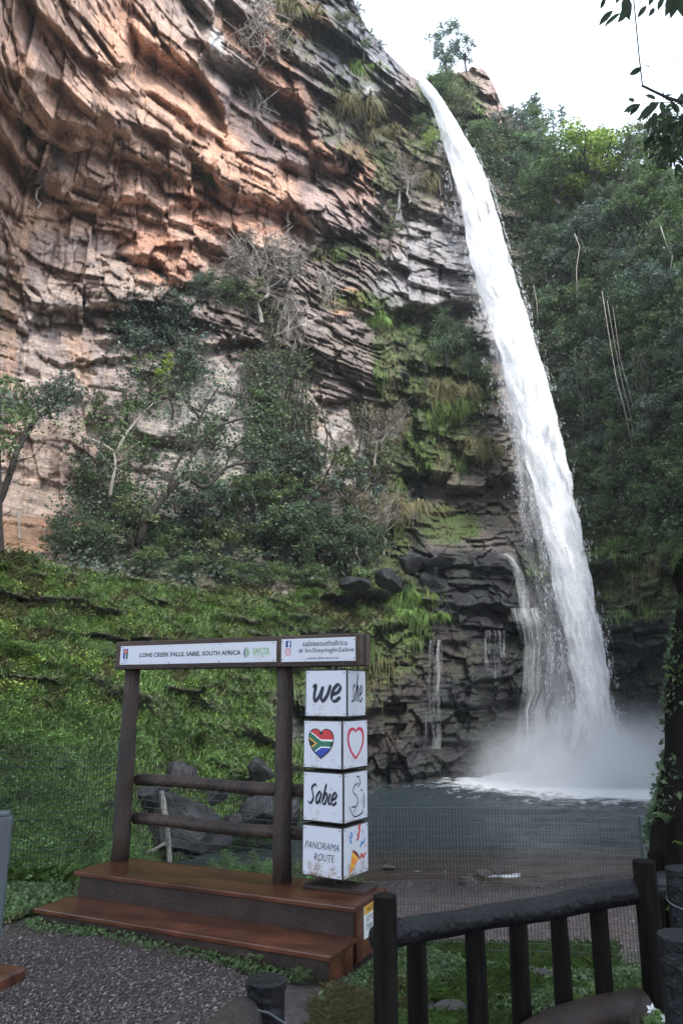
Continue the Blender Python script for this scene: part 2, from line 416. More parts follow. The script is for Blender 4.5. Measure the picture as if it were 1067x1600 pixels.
LEDGES = [  # polyline in the photo, protrusion above it (m), fade height (px), hollow below it (m), its height (px)
 ([(-60,30),(0,98),(39,125),(82,187),(131,194),(157,210)],1.5,45,.5,20),
 ([(-60,90),(0,144),(20,171),(59,203),(105,226),(125,230)],1.3,35,.8,20),
 ([(-40,150),(10,210),(33,249),(60,262)],1.2,35,1.5,40),
 ([(43,108),(95,125),(131,157),(166,184)],.9,35,.2,15),
 ([(164,190),(197,197),(243,200),(272,215),(302,228),(330,268),(352,292)],1.7,75,.5,22),
 ([(125,228),(197,242),(230,250),(272,255)],1.0,26,.4,14),
 ([(30,-20),(49,0),(95,43),(131,89),(180,108),(203,105)],1.4,45,.5,12),
 ([(98,-10),(138,33),(184,95),(230,107)],1.1,50,.5,10),
 ([(154,112),(174,135),(240,145),(295,180),(350,218)],1.3,26,.5,16),
 ([(205,30),(226,59),(262,82),(308,95),(330,130),(352,168)],1.6,60,2.6,55),
 ([(88,325),(157,331),(194,305),(236,302)],.8,70,.3,18),
 ([(194,303),(256,325),(295,318),(325,313)],1.0,55,.7,16),
 ([(258,372),(300,374),(348,382)],1.2,36,.4,22),
 ([(197,390),(243,397),(262,423),(300,440)],.8,30,.5,16),
 ([(318,60),(386,101),(431,135),(465,146),(478,172)],1.9,55,2.4,42),
 ([(400,180),(424,199),(450,221),(506,247)],1.0,24,.8,18),
 ([(440,236),(472,255),(510,259),(545,247)],.9,24,1.9,34),
 ([(352,300),(367,307),(412,300),(450,326),(478,341)],1.6,75,.9,26),
 ([(476,341),(510,356),(572,364)],1.2,50,.3,14),
 ([(560,152),(574,146),(600,139),(637,150),(652,161)],1.8,36,2.2,45),
 ([(440,300),(476,312),(480,335)],.2,20,1.6,36),
 ([(320,545),(350,530),(382,527),(420,542)],1.1,30,1.1,14),
 ([(492,625),(562,619),(606,622)],1.2,70,1.0,11),
 ([(596,476),(630,474),(667,471),(745,462)],1.6,80,2.2,34),
 ([(500,498),(562,488),(590,494)],.8,30,.5,14),
 ([(112,566),(134,564),(184,557),(222,550)],.9,30,.5,8),
 ([(150,474),(184,469),(194,490)],.8,26,.6,16),
 ([(152,531),(197,528),(215,524)],.8,24,.4,10),
 ([(215,670),(262,685),(300,692)],.4,16,.9,14),
 ([(85,476),(115,495)],.5,20,.3,10),([(60,547),(98,570),(130,560)],.4,20,.3,8),
 ([(40,440),(62,455),(70,470)],.4,20,.3,10),([(120,440),(140,460)],.4,20,.3,10),
 ([(500,930),(527,928),(596,924),(632,918)],.9,22,1.0,18),
 ([(630,1003),(712,998),(781,984),(850,976)],.9,14,.6,18),
 ([(620,868),(700,872),(780,880),(800,895)],.8,10,.9,26),
 ([(650,935),(720,940),(800,945)],.8,14,.7,14),
 ([(125,990),(190,996),(265,1000)],.8,30,.5,8),([(-10,1056),(60,1060),(95,1058)],.7,30,.4,8),
 ([(262,1072),(310,1076),(345,1068)],.7,28,.5,9),([(420,1010),(470,1012),(520,1004)],.8,26,.7,10),
 ([(880,1010),(930,1000),(1000,1010),(1080,1000)],.9,20,.9,20),([(900,882),(960,872),(1080,884)],1.1,28,.9,16),
 ([(730,170),(765,190),(800,200)],.8,20,.8,14),([(855,270),(880,268),(900,280)],.8,14,.9,12),
 ([(505,30),(540,60),(560,90)],.9,30,.5,16),([(420,60),(470,95),(520,120)],.9,30,.7,18),
 ([(760,1050),(800,1045),(860,1050)],.3,30,2.0,110)]
for pl, dep, hh, rec, rh_ in LEDGES:
    p = np.array(pl, float)
    x0, x1 = p[0, 0], p[-1, 0]
    ci = np.where((xs > x0 - 20) & (xs < x1 + 20))[0]
    if len(ci) == 0: continue
    sl = slice(ci[0], ci[-1] + 1); xx = xs[sl]
    yl = np.interp(xx, p[:, 0], p[:, 1]) + 6 * fbm(xx / 26, 4.4, pl[0][1], 2, 61) + 6 * (hsh(np.floor(xx / 24 + .6 * vnoise(xx / 30, 1, 1, 4)), int(pl[0][1])) - .5)
    fd = smooth(x0 - 14, x0 + 12, xx) * smooth(x1 + 14, x1 - 12, xx)
    dl = yl[None] - PY[:, sl]
    vary = 0.85 + 0.35 * vnoise(xx / 45, 2, pl[0][1], 6)
    # front leans back above the lip; a near flat roof below it
    prof = np.where(dl > 0, np.clip(1 - dl / (hh * 1.6), 0, 1) ** 0.8, 0)
    rw = max(5.0, min(rh_ * 1.6, dep * 20)); roof = np.where(dl <= 0, np.clip(1 + dl / rw, 0, 1), 0)
    hol = np.where(dl <= 0, smooth(0, rh_ * .7, -dl) * np.clip(1.0 - (-dl - rh_ * .9) / (rh_ * .9), 0, 1), 0)
    disp[:, sl] += fd * (dep * vary * (prof + roof) - rec * hol)
# keep the far ends of rows tame near the sky line
disp *= np.where(tt[:, None] > .985, .5, 1) * np.ones_like(disp)
Dd = Dm - disp
X1, Y1, Z1 = ux * Dd, uy * Dd, CZ + uz * Dd
# rows that run back over the top
exX, exY, exZ = [X1], [Y1], [Z1]
for dd, dz in ((1.2, .25), (3, .5), (8, .2), (20, -1), (60, -4)):
    exX.append((X1[-1] + ux[-1] * dd)[None]); exY.append((Y1[-1] + uy[-1] * dd)[None]); exZ.append((Z1[-1] + dz)[None])
XX, YY, ZZ = np.concatenate(exX), np.concatenate(exY), np.concatenate(exZ)
NR = XX.shape[0]
pad = lambda a: np.concatenate([a, np.repeat(a[-1:], NR - a.shape[0], 0)])
PXp, PYp = pad(PX), pad(PY)

# ---- rock colour, a real property of each place on the wall
def col(r, g, b): return np.array([r, g, b])
base = np.ones(PX.shape + (3,)) * col(.32, .265, .235)
def paint(mask, c):
    global base
    base = base * (1 - mask[..., None]) + c * mask[..., None]
lay = hsh(np.floor(wz / .85), 3, 3, 77); lay2 = hsh(np.floor(b2 * 50), 3, 3, 78)
paint(blob(PX, PY, [(60,150,260,230),(300,230,240,110,35),(180,350,200,110)]) , col(.48, .315, .235))
paint(blob(PX, PY, [(380,240,130,45,38),(300,180,90,40,40),(240,100,120,50,45)]) * .8, col(.50, .29, .195))
paint(blob(PX, PY, [(250,400,70,40,30),(330,330,60,40,30),(400,340,60,25,10)]) * .8, col(.43, .225, .155))
paint(blob(PX, PY, [(60,520,190,120),(110,420,100,60)]) * .75, col(.40, .32, .285))
paint(blob(PX, PY, [(60,760,150,110)]) * .8, col(.36, .27, .225))
paint(blob(PX, PY, [(60,835,110,28)]) * .7, col(.34, .18, .10))
paint(blob(PX, PY, [(340,680,120,110),(540,760,60,110)]) * .8, col(.40, .36, .33))
paint(blob(PX, PY, [(30,400,20,130,8),(125,560,18,50,-15),(15,560,14,120)]) * .5, col(.50, .31, .20))
paint(blob(PX, PY, [(520,80,150,110,40),(440,200,120,60,35),(560,260,110,130)]) * .85, col(.16, .125, .12))
paint(blob(PX, PY, [(560,60,70,90,-30)]) * .7, col(.19, .20, .22))
paint(blob(PX, PY, [(400,70,80,28,38),(440,140,60,25,38),(480,225,60,20,30),(550,270,45,50),(460,25,60,30,20)]) * .75, col(.36, .19, .12))
paint(blob(PX, PY, [(530,320,55,40)]) * .7, col(.42, .30, .26))
paint(blob(PX, PY, [(338,72,14,26)]), col(.62, .58, .55))
paint(blob(PX, PY, [(585,120,45,30,40),(690,440,110,60),(690,380,60,50)]) * .8, col(.36, .34, .345))
paint(blob(PX, PY, [(745,520,40,60)]) * .8, col(.40, .37, .36))
paint(shale * .85, col(.20, .155, .14))
paint(blob(PX, PY, [(730,760,110,90),(640,700,50,60)]) * .85, col(.13, .105, .085))
paint(blob(PX, PY, [(545,470,32,24)]) * .9, col(.48, .27, .17))
paint(blob(PX, PY, [(640,760,34,130),(660,640,25,90,-15)]), col(.045, .042, .045))
lowr = blob(PX, PY, [(740,1180,190,90),(700,1000,250,155),(960,1030,260,180),(580,1120,140,140),(900,900,120,90)])
paint(lowr, col(.033, .033, .038))
paint(blob(PX, PY, [(730,910,130,50)]), col(.030, .030, .036))
paint(blob(PX, PY, [(620,1050,60,80),(690,1020,60,40),(600,1130,60,60),(560,900,50,20)]) * .5, col(.085, .066, .056))
paint(blob(PX, PY, [(740,150,50,60),(770,210,60,40)]) * .9, col(.36, .26, .22))
paint(blob(PX, PY, [(885,260,40,40),(1030,330,80,60)]) * .8, col(.30, .27, .26))
paint(hillm * smooth(250, 420, PY) * .75, col(.12, .10, .075))
base *= (0.90 + 0.20 * lay)[..., None] * (0.88 + .24 * lay2)[..., None]
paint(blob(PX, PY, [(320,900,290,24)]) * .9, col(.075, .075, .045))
soil = fbm(PX / 12, PY / 12, 3, 4, 90)
bankc = np.where((soil > .12)[..., None], col(.10, .15, .055), col(.13, .135, .07))
# moss: soft cover on upward facing ground
gz = np.gradient(Dd, axis=0) / (np.gradient(Z1, axis=0) + 1e-6)     # run back per metre of height
up = smooth(.15, .9, gz)
mossz = blob(PX, PY, [(680,620,90,130),(620,560,40,90),(600,800,40,110),(700,820,50,30),(550,890,60,16),(630,938,46,30),(960,870,130,60),(980,920,90,50),
                      (540,396,60,14,0,.8),(560,470,60,16,0,.8),(600,590,20,60),(700,170,60,60),(560,180,70,80,0,.6),(640,260,60,80,0,.7),(480,40,60,60,0,.4),
                      (600,975,70,46),(560,1030,100,40,0,.8),(500,1080,90,60,0,.6)])
mossm = np.clip(mossz * smooth(-.25, .35, fbm(PX / 14, PY / 14, 8, 4, 91) + .5 * up - .1 * 0 + .25 * (mossz > .9)) * .9 + up * .18 * smooth(250, 500, PY) * (fbm(PX / 30, PY / 30, 1, 3, 92) > 0), 0, 1)
base = base * (1 - mossm[..., None]) + col(.070, .100, .030) * mossm[..., None]
# the bank: rock where it is steep under a ledge, soil and moss elsewhere
steep = smooth(.15, -.25, gz) * .9 * bankm
bankcol = bankc * (1 - steep[..., None]) + col(.075, .068, .066) * steep[..., None]
base = base * (1 - bankm[..., None]) + bankcol * bankm[..., None]
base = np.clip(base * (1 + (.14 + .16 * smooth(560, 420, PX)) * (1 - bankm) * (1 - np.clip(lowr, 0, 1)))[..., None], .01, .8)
cov = np.clip(mossm + bankm * (1 - steep), 0, 1)

def rock_mat():
    m, t, b = mat_new('gorge_rock')
    a = node(t, 'ShaderNodeAttribute', attribute_name='rockcol')
    w = node(t, 'ShaderNodeAttribute', attribute_name='wet')
    g = node(t, 'ShaderNodeNewGeometry')
    sm = node(t, 'ShaderNodeMapping', {'Vector': g.outputs['Position'], 'Scale': (.5, .5, 5.0)})
    n1 = node(t, 'ShaderNodeTexNoise', {'Vector': sm.outputs[0], 'Scale': 1.2, 'Detail': 8, 'Roughness': .65})
    r1 = ramp(t, n1.outputs['Fac'], [(.28, .55), (.5, 1.0), (.72, 1.35)])
    n2 = node(t, 'ShaderNodeTexNoise', {'Vector': g.outputs['Position'], 'Scale': .9, 'Detail': 9, 'Roughness': .7})
    r2 = ramp(t, n2.outputs['Fac'], [(.3, (.62, .62, .66)), (.5, (1, 1, 1)), (.7, (1.2, 1.12, 1.02))])
    # vertical water stains
    sv = node(t, 'ShaderNodeMapping', {'Vector': g.outputs['Position'], 'Scale': (1.6, 1.6, .10)})
    n3 = node(t, 'ShaderNodeTexNoise', {'Vector': sv.outputs[0], 'Scale': 1.0, 'Detail': 6, 'Roughness': .6})
    r3 = ramp(t, n3.outputs['Fac'], [(.34, (.62, .60, .62)), (.46, (1, 1, 1)), (.62, (1, 1, 1)), (.7, (1.18, 1.15, 1.12))])
    x1 = node(t, 'ShaderNodeMixRGB', {'Fac': 1, 'Color1': a.outputs['Color'], 'Color2': r1.outputs[0]}, blend_type='MULTIPLY')
    x2 = node(t, 'ShaderNodeMixRGB', {'Fac': 1, 'Color1': x1.outputs[0], 'Color2': r2.outputs[0]}, blend_type='MULTIPLY')
    sn = node(t, 'ShaderNodeSeparateXYZ', {0: g.outputs['Normal']}); an = node(t, 'ShaderNodeMath', {0: sn.outputs['Z']}, operation='ABSOLUTE')
    sf = node(t, 'ShaderNodeMapRange', {'Value': an.outputs[0], 1: .35, 2: .75, 3: 1.0, 4: 0.0})
    x3 = node(t, 'ShaderNodeMixRGB', {'Fac': sf.outputs[0], 'Color1': x2.outputs[0], 'Color2': r3.outputs[0]}, blend_type='MULTIPLY')
    n6 = node(t, 'ShaderNodeTexNoise', {'Vector': g.outputs['Position'], 'Scale': 3.2, 'Detail': 10, 'Roughness': .75})
    r6 = ramp(t, n6.outputs['Fac'], [(.32, .62), (.48, 1.0), (.66, 1.28)])
    x4 = node(t, 'ShaderNodeMixRGB', {'Fac': 1, 'Color1': x3.outputs[0], 'Color2': r6.outputs[0]}, blend_type='MULTIPLY')
    t.links.new(x4.outputs[0], b.inputs['Base Color'])
    rr = node(t, 'ShaderNodeMapRange', {'Value': w.outputs['Fac'], 3: .88, 4: .30})
    t.links.new(rr.outputs[0], b.inputs['Roughness'])
    vo = node(t, 'ShaderNodeTexVoronoi', {'Vector': sm.outputs[0], 'Scale': 1.6}, feature='DISTANCE_TO_EDGE')
    rv = ramp(t, vo.outputs['Distance'], [(0, 0), (.06, 1)])
    ad = node(t, 'ShaderNodeMath', {0: n1.outputs['Fac'], 1: n2.outputs['Fac']}, operation='ADD')
    ad2 = node(t, 'ShaderNodeMath', {0: rv.outputs[0], 1: .25, 2: ad.outputs[0]}, operation='MULTIPLY_ADD')
    n5 = node(t, 'ShaderNodeTexNoise', {'Vector': g.outputs['Position'], 'Scale': 4.5, 'Detail': 9, 'Roughness': .72})
    ad3 = node(t, 'ShaderNodeMath', {0: n5.outputs['Fac'], 1: .9, 2: ad2.outputs[0]}, operation='MULTIPLY_ADD')
    bp = node(t, 'ShaderNodeBump', {'Height': ad3.outputs[0], 'Strength': .9, 'Distance': .16})
    t.links.new(bp.outputs[0], b.inputs['Normal'])
    return m
M['rock'] = rock_mat()

P3 = np.stack([XX, YY, ZZ], -1).reshape(-1, 3)
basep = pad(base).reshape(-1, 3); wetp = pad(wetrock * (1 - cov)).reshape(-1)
idx = np.arange(NR * NX).reshape(NR, NX)
quads = np.stack([idx[:-1, :-1], idx[:-1, 1:], idx[1:, 1:], idx[1:, :-1]], -1).reshape(-1, 4)
cb = (pad(bankm) > .5)[:-1, :-1].reshape(-1)
ch = (pad(hillm) > .5)[:-1, :-1].reshape(-1) & ~cb
def sheet(name, sel):
    q = quads[sel]; used = np.unique(q); re = np.full(len(P3), -1); re[used] = np.arange(len(used))
    o = mesh_obj(name, P3[used], re[q], M['rock'])
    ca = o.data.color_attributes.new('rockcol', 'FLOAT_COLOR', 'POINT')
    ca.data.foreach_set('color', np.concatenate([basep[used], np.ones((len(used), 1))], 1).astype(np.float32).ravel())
    wa = o.data.attributes.new('wet', 'FLOAT', 'POINT')
    wa.data.foreach_set('value', wetp[used].astype(np.float32))
    return tag(o, kind='structure')
sheet('grassy_bank_terrain', cb)
sheet('cliff_terrain', ~cb & ~ch)
sheet('hillside_terrain', ch)

# lookups of the finished surface, by photo pixel
PTS = np.stack([X1, Y1, Z1], -1)
def surf(px, py):
    px = np.asarray(px, float); py = np.asarray(py, float)
    i = np.clip(np.searchsorted(xs, px) - 1, 0, NX - 2)
    t = np.clip((py - bot[i]) / (top[i] - bot[i]), 0, .9999) * (NY - 1)
    j = t.astype(int)
    return PTS[j, i]
# ------------------------------------------------------------------ ground and pool
GC = [  # px, py, distance, z
]
G = []
def g(px, py, D, z): p = at(px, py, D); G.append((p.x, p.y, z))
for x, y, z in [(-3,1,0),(0,1,0),(3,1,0),(-2.5,4,0),(-1,4,0),(-.5,2.6,0),(-3.4,6,-.02),(-2.2,6.6,-.02),(-1,6.4,-.06),(.2,5.9,-.12),(.4,4.6,-.06),(.5,3.2,-.05),
                (1.2,3.6,-.05),(2,4.2,-.02),(2.6,3,0.),(-6,4,0),(6,4,0.1),(6,0,.1),(-6,0,0),(0,-4,.2),(-8,-4,.3),(8,-4,.3),
                (-4.6,7.4,-.15),(-3.2,8.2,-.35),(-1.8,8.5,-.6),(-4.6,9.6,-.9),(-2.6,10.2,-1.35),(-.4,8.4,-.9),(1.2,8,-1.15),(3,8,-1.1),(2.0,5.8,-.35),(1,5.6,-.3),(3.6,6.4,-.4),
                (-.6,10.4,-1.6),(1.5,10.4,-1.75),(4.2,10.2,-1.75),(6.5,9,-1.2),(9,7,-.4),
                (-8,8,0.2),(-8,12,-.5),(-5,13,-1.7),(-3,14,-2.2),(0,14,-2.25),(4,14,-2.35),(8,14,-2.2),
                (-5,18,-3.2),(-2,18.5,-2.85),(2,19,-2.84),(6,19.5,-2.85),(11,19,-2.6),(16,18,-2),
                (-6,24,-3.6),(0,24,-3.5),(8,25,-3.6),(14,24,-3.3),(0,34,-4.6),(10,36,-4.6),(-10,30,-4.2),(20,34,-4.6),(0,60,-5),(30,60,-5),(-30,60,-5),(40,10,1),(-40,10,1),(0,-60,3),(40,-40,3),(-40,-40,3)]:
    G.append((x, y, z))
Gf = RBF(G, 1e-3)
def ground_z(x, y):
    z = Gf(x, y)
    r = np.hypot(x, y)
    near = smooth(9, 6, r)
    z = z + (1 - near) * .10 * fbm(x / 2.2, y / 2.2, 0, 4, 101) + .02 * fbm(x / .5, y / .5, 0, 3, 102)
    return np.where(r > 70, np.clip(z, -5, 6), z)
_gx = np.linspace(-12, 16, 561); _gy = np.linspace(0, 30, 601); _GT = None
def gfast(x, y):
    u = np.clip((x + 12) / 28 * 560, 0, 559.99); v = np.clip(y / 30 * 600, 0, 599.99); i = u.astype(int); j = v.astype(int); a = u - i; b = v - j
    return (_GT[i, j] * (1 - a) + _GT[i + 1, j] * a) * (1 - b) + (_GT[i, j + 1] * (1 - a) + _GT[i + 1, j + 1] * a) * b
_GT = ground_z(*np.meshgrid(_gx, _gy, indexing='ij'))
rr_ = np.concatenate([np.linspace(.4, 12, 200), np.geomspace(12.1, 55, 70), np.geomspace(58, 900, 14)])
aa_ = np.concatenate([np.linspace(-PI, -R(40), 30)[:-1], np.linspace(-R(40), R(40), 260), np.linspace(R(40), PI, 30)[1:]])
RR, AA = np.meshgrid(rr_, aa_, indexing='ij')
GX, GY = RR * np.sin(AA), RR * np.cos(AA)
GZ = ground_z(GX, GY)
gm, t_, b_ = mat_new('ground_earth')
g_ = node(t_, 'ShaderNodeNewGeometry')
n1 = node(t_, 'ShaderNodeTexNoise', {'Vector': g_.outputs['Position'], 'Scale': 2.2, 'Detail': 8, 'Roughness': .7})
n2 = node(t_, 'ShaderNodeTexNoise', {'Vector': g_.outputs['Position'], 'Scale': 22, 'Detail': 5})
ka = node(t_, 'ShaderNodeAttribute', attribute_name='rockcol')
r1 = ramp(t_, n1.outputs['Fac'], [(.3, .55), (.5, 1), (.7, 1.4)])
r2 = ramp(t_, n2.outputs['Fac'], [(.3, .6), (.5, 1), (.7, 1.4)])
x1 = node(t_, 'ShaderNodeMixRGB', {'Fac': 1, 'Color1': ka.outputs['Color'], 'Color2': r1.outputs[0]}, blend_type='MULTIPLY')
x2 = node(t_, 'ShaderNodeMixRGB', {'Fac': 1, 'Color1': x1.outputs[0], 'Color2': r2.outputs[0]}, blend_type='MULTIPLY')
t_.links.new(x2.outputs[0], b_.inputs['Base Color'])
b_.inputs['Roughness'].default_value = .75
bp = node(t_, 'ShaderNodeBump', {'Height': n2.outputs['Fac'], 'Strength': .7, 'Distance': .03})
t_.links.new(bp.outputs[0], b_.inputs['Normal'])
M['ground'] = gm
gi = np.arange(GX.size).reshape(GX.shape)
gq = np.stack([gi[:-1, :-1], gi[1:, :-1], gi[1:, 1:], gi[:-1, 1:]], -1).reshape(-1, 4)
ground = mesh_obj('ground', np.stack([GX, GY, GZ], -1).reshape(-1, 3), gq, gm, smooth_=True)
tag(ground, kind='structure')
# colours: reddish gravelly soil, greener near grass
fx, fy = GX.ravel(), GY.ravel(); fz_ = GZ.ravel()
gc = np.ones((len(fx), 3)) * col(.058, .043, .040)
beach = smooth(11, 13, np.hypot(fx, fy)) * smooth(-3.2, -1.6, fz_)
gc = gc * (1 - beach[:, None]) + col(.115, .080, .070) * beach[:, None]
wet_ = smooth(-2.65, -2.85, fz_)
gc = gc * (1 - .6 * wet_[:, None])
grs = np.clip(smooth(5.4, 6.2, np.hypot(fx, fy)) * smooth(13, 11.5, np.hypot(fx, fy)) * smooth(-.15, .2, fbm(fx / .8, fy / .8, 0, 3, 105) + .25), 0, 1)
gc = gc * (1 - grs[:, None]) + col(.045, .065, .022) * grs[:, None]
ca = ground.data.color_attributes.new('rockcol', 'FLOAT_COLOR', 'POINT')
ca.data.foreach_set('color', np.concatenate([gc, np.ones((len(fx), 1))], 1).astype(np.float32).ravel())

# pool
px_ = np.linspace(-26, 42, 300); py_ = np.concatenate([np.linspace(15, 55, 270)])
WX, WY = np.meshgrid(px_, py_, indexing='ij')
BASE = at(965, 1190, 43.5)    # foot of the fall
dB = np.hypot(WX - (BASE.x - 1.2), WY - BASE.y)
amp = .05 + .22 * np.exp(-dB / 7)
WZ = WATER + amp * (fbm(WX / 1.6, WY / .7, 0, 4, 201)) + .03 * np.sin(dB * 1.7 + 2 * fbm(WX / 5, WY / 5, 1, 2, 202)) * np.exp(-dB / 30)
wm, t_, b_ = mat_new('pool_water')
g_ = node(t_, 'ShaderNodeNewGeometry')
fa = node(t_, 'ShaderNodeAttribute', attribute_name='foam')
nz = node(t_, 'ShaderNodeTexNoise', {'Vector': g_.outputs['Position'], 'Scale': 1.6, 'Detail': 8, 'Roughness': .7})
sb = node(t_, 'ShaderNodeMath', {0: fa.outputs['Fac'], 1: nz.outputs['Fac']}, operation='ADD')
fm = ramp(t_, sb.outputs[0], [(.80, 0), (1.30, 1)])
sh = node(t_, 'ShaderNodeAttribute', attribute_name='shallow')
dc = node(t_, 'ShaderNodeMixRGB', {'Fac': sh.outputs['Fac'], 'Color1': (.030, .046, .050, 1), 'Color2': (.060, .040, .028, 1)})
cc = node(t_, 'ShaderNodeMixRGB', {'Fac': fm.outputs[0], 'Color1': dc.outputs[0], 'Color2': (.80, .82, .85, 1)})
t_.links.new(cc.outputs[0], b_.inputs['Base Color'])
ro = node(t_, 'ShaderNodeMapRange', {'Value': fm.outputs[0], 3: .12, 4: .8})
t_.links.new(ro.outputs[0], b_.inputs['Roughness'])
b_.inputs['IOR'].default_value = 1.33
mp = node(t_, 'ShaderNodeMapping', {'Vector': g_.outputs['Position'], 'Scale': (1, 2.2, 1)})
nw = node(t_, 'ShaderNodeTexNoise', {'Vector': mp.outputs[0], 'Scale': 2.6, 'Detail': 6, 'Roughness': .6})
bp = node(t_, 'ShaderNodeBump', {'Height': nw.outputs['Fac'], 'Strength': .9, 'Distance': .40})
t_.links.new(bp.outputs[0], b_.inputs['Normal'])
M['pool'] = wm
wi = np.arange(WX.size).reshape(WX.shape)
wq = np.stack([wi[:-1, :-1], wi[1:, :-1], wi[1:, 1:], wi[:-1, 1:]], -1).reshape(-1, 4)
pool = tag(mesh_obj('pool_water', np.stack([WX, WY, WZ], -1).reshape(-1, 3), wq, wm, smooth_=True), kind='structure')
foam = np.clip(1.05 * np.exp(-(dB / 6.0) ** 2) + .42 * np.exp(-dB / 11), 0, 1)
gzw = ground_z(WX.ravel(), WY.ravel()).reshape(WX.shape)
edge = np.exp(-((gzw - WATER + .10) / .030) ** 2) * (fbm(WX / 1.1, WY / 1.1, 2, 3, 205) > .12) * .42
foam = np.maximum(foam, edge)
at_ = pool.data.attributes.new('foam', 'FLOAT', 'POINT'); at_.data.foreach_set('value', foam.astype(np.float32).ravel())
at_ = pool.data.attributes.new('shallow', 'FLOAT', 'POINT'); at_.data.foreach_set('value', smooth(-3.6, -2.95, gzw).astype(np.float32).ravel())
# ------------------------------------------------------------------ the waterfall
def water_mat(name, lo, hi, us=14, vs=.35, white=.90, maxa=1.0):
    m, t, b = mat_new(name)
    uv = node(t, 'ShaderNodeUVMap', uv_map='UVMap')
    de = node(t, 'ShaderNodeAttribute', attribute_name='dens')
    dn = node(t, 'ShaderNodeTexNoise', {'Vector': uv.outputs[0], 'Scale': .35, 'Detail': 3})
    off = node(t, 'ShaderNodeVectorMath', {0: dn.outputs['Color'], 1: (.30, .9, 0)}, operation='MULTIPLY')
    ad = node(t, 'ShaderNodeVectorMath', {0: uv.outputs[0], 1: off.outputs[0]}, operation='ADD')
    mp = node(t, 'ShaderNodeMapping', {'Vector': ad.outputs[0], 'Scale': (us, vs, 1)})
    n1 = node(t, 'ShaderNodeTexNoise', {'Vector': mp.outputs[0], 'Scale': 1.0, 'Detail': 7, 'Roughness': .62})
    mp2 = node(t, 'ShaderNodeMapping', {'Vector': ad.outputs[0], 'Scale': (us * .35, vs * .9, 1)})
    n2 = node(t, 'ShaderNodeTexNoise', {'Vector': mp2.outputs[0], 'Scale': 1.0, 'Detail': 3})
    n3 = node(t, 'ShaderNodeTexNoise', {'Vector': uv.outputs[0], 'Scale': 9, 'Detail': 3, 'Roughness': .8})
    a1 = node(t, 'ShaderNodeMath', {0: n1.outputs['Fac'], 1: n2.outputs['Fac']}, operation='ADD')
    a2 = node(t, 'ShaderNodeMath', {0: n3.outputs['Fac'], 1: .30, 2: a1.outputs[0]}, operation='MULTIPLY_ADD')
    a3 = node(t, 'ShaderNodeMath', {0: a2.outputs[0], 1: de.outputs['Fac']}, operation='ADD')
    al = node(t, 'ShaderNodeMapRange', {'Value': a3.outputs[0], 1: lo, 2: hi, 3: 0.0, 4: maxa}, interpolation_type='SMOOTHSTEP')
    di = node(t, 'ShaderNodeBsdfDiffuse', {'Color': (white, white * 1.0, min(1, white * 1.02), 1)})
    tr = node(t, 'ShaderNodeBsdfTranslucent', {'Color': (white, white, white, 1)})
    bp = node(t, 'ShaderNodeBump', {'Height': a2.outputs[0], 'Strength': .40, 'Distance': .25})
    t.links.new(bp.outputs[0], di.inputs['Normal'])
    ms = node(t, 'ShaderNodeMixShader', {0: .22, 1: di.outputs[0], 2: tr.outputs[0]})
    tp = node(t, 'ShaderNodeBsdfTransparent')
    mx = node(t, 'ShaderNodeMixShader', {0: al.outputs[0], 1: tp.outputs[0], 2: ms.outputs[0]})
    t.links.new(mx.outputs[0], t.nodes['Material Output'].inputs[0])
    return m
M['fall_core'] = water_mat('fall_core', 1.20, 1.60, us=11, vs=.30)
M['fall_outer'] = water_mat('fall_outer', 1.32, 1.75, us=20, vs=.45)
M['fall_veil'] = water_mat('fall_veil', 1.05, 2.1, us=9, vs=.12, maxa=.6)
M['trickle'] = water_mat('trickle', 1.25, 1.85, us=26, vs=.25, maxa=.5)

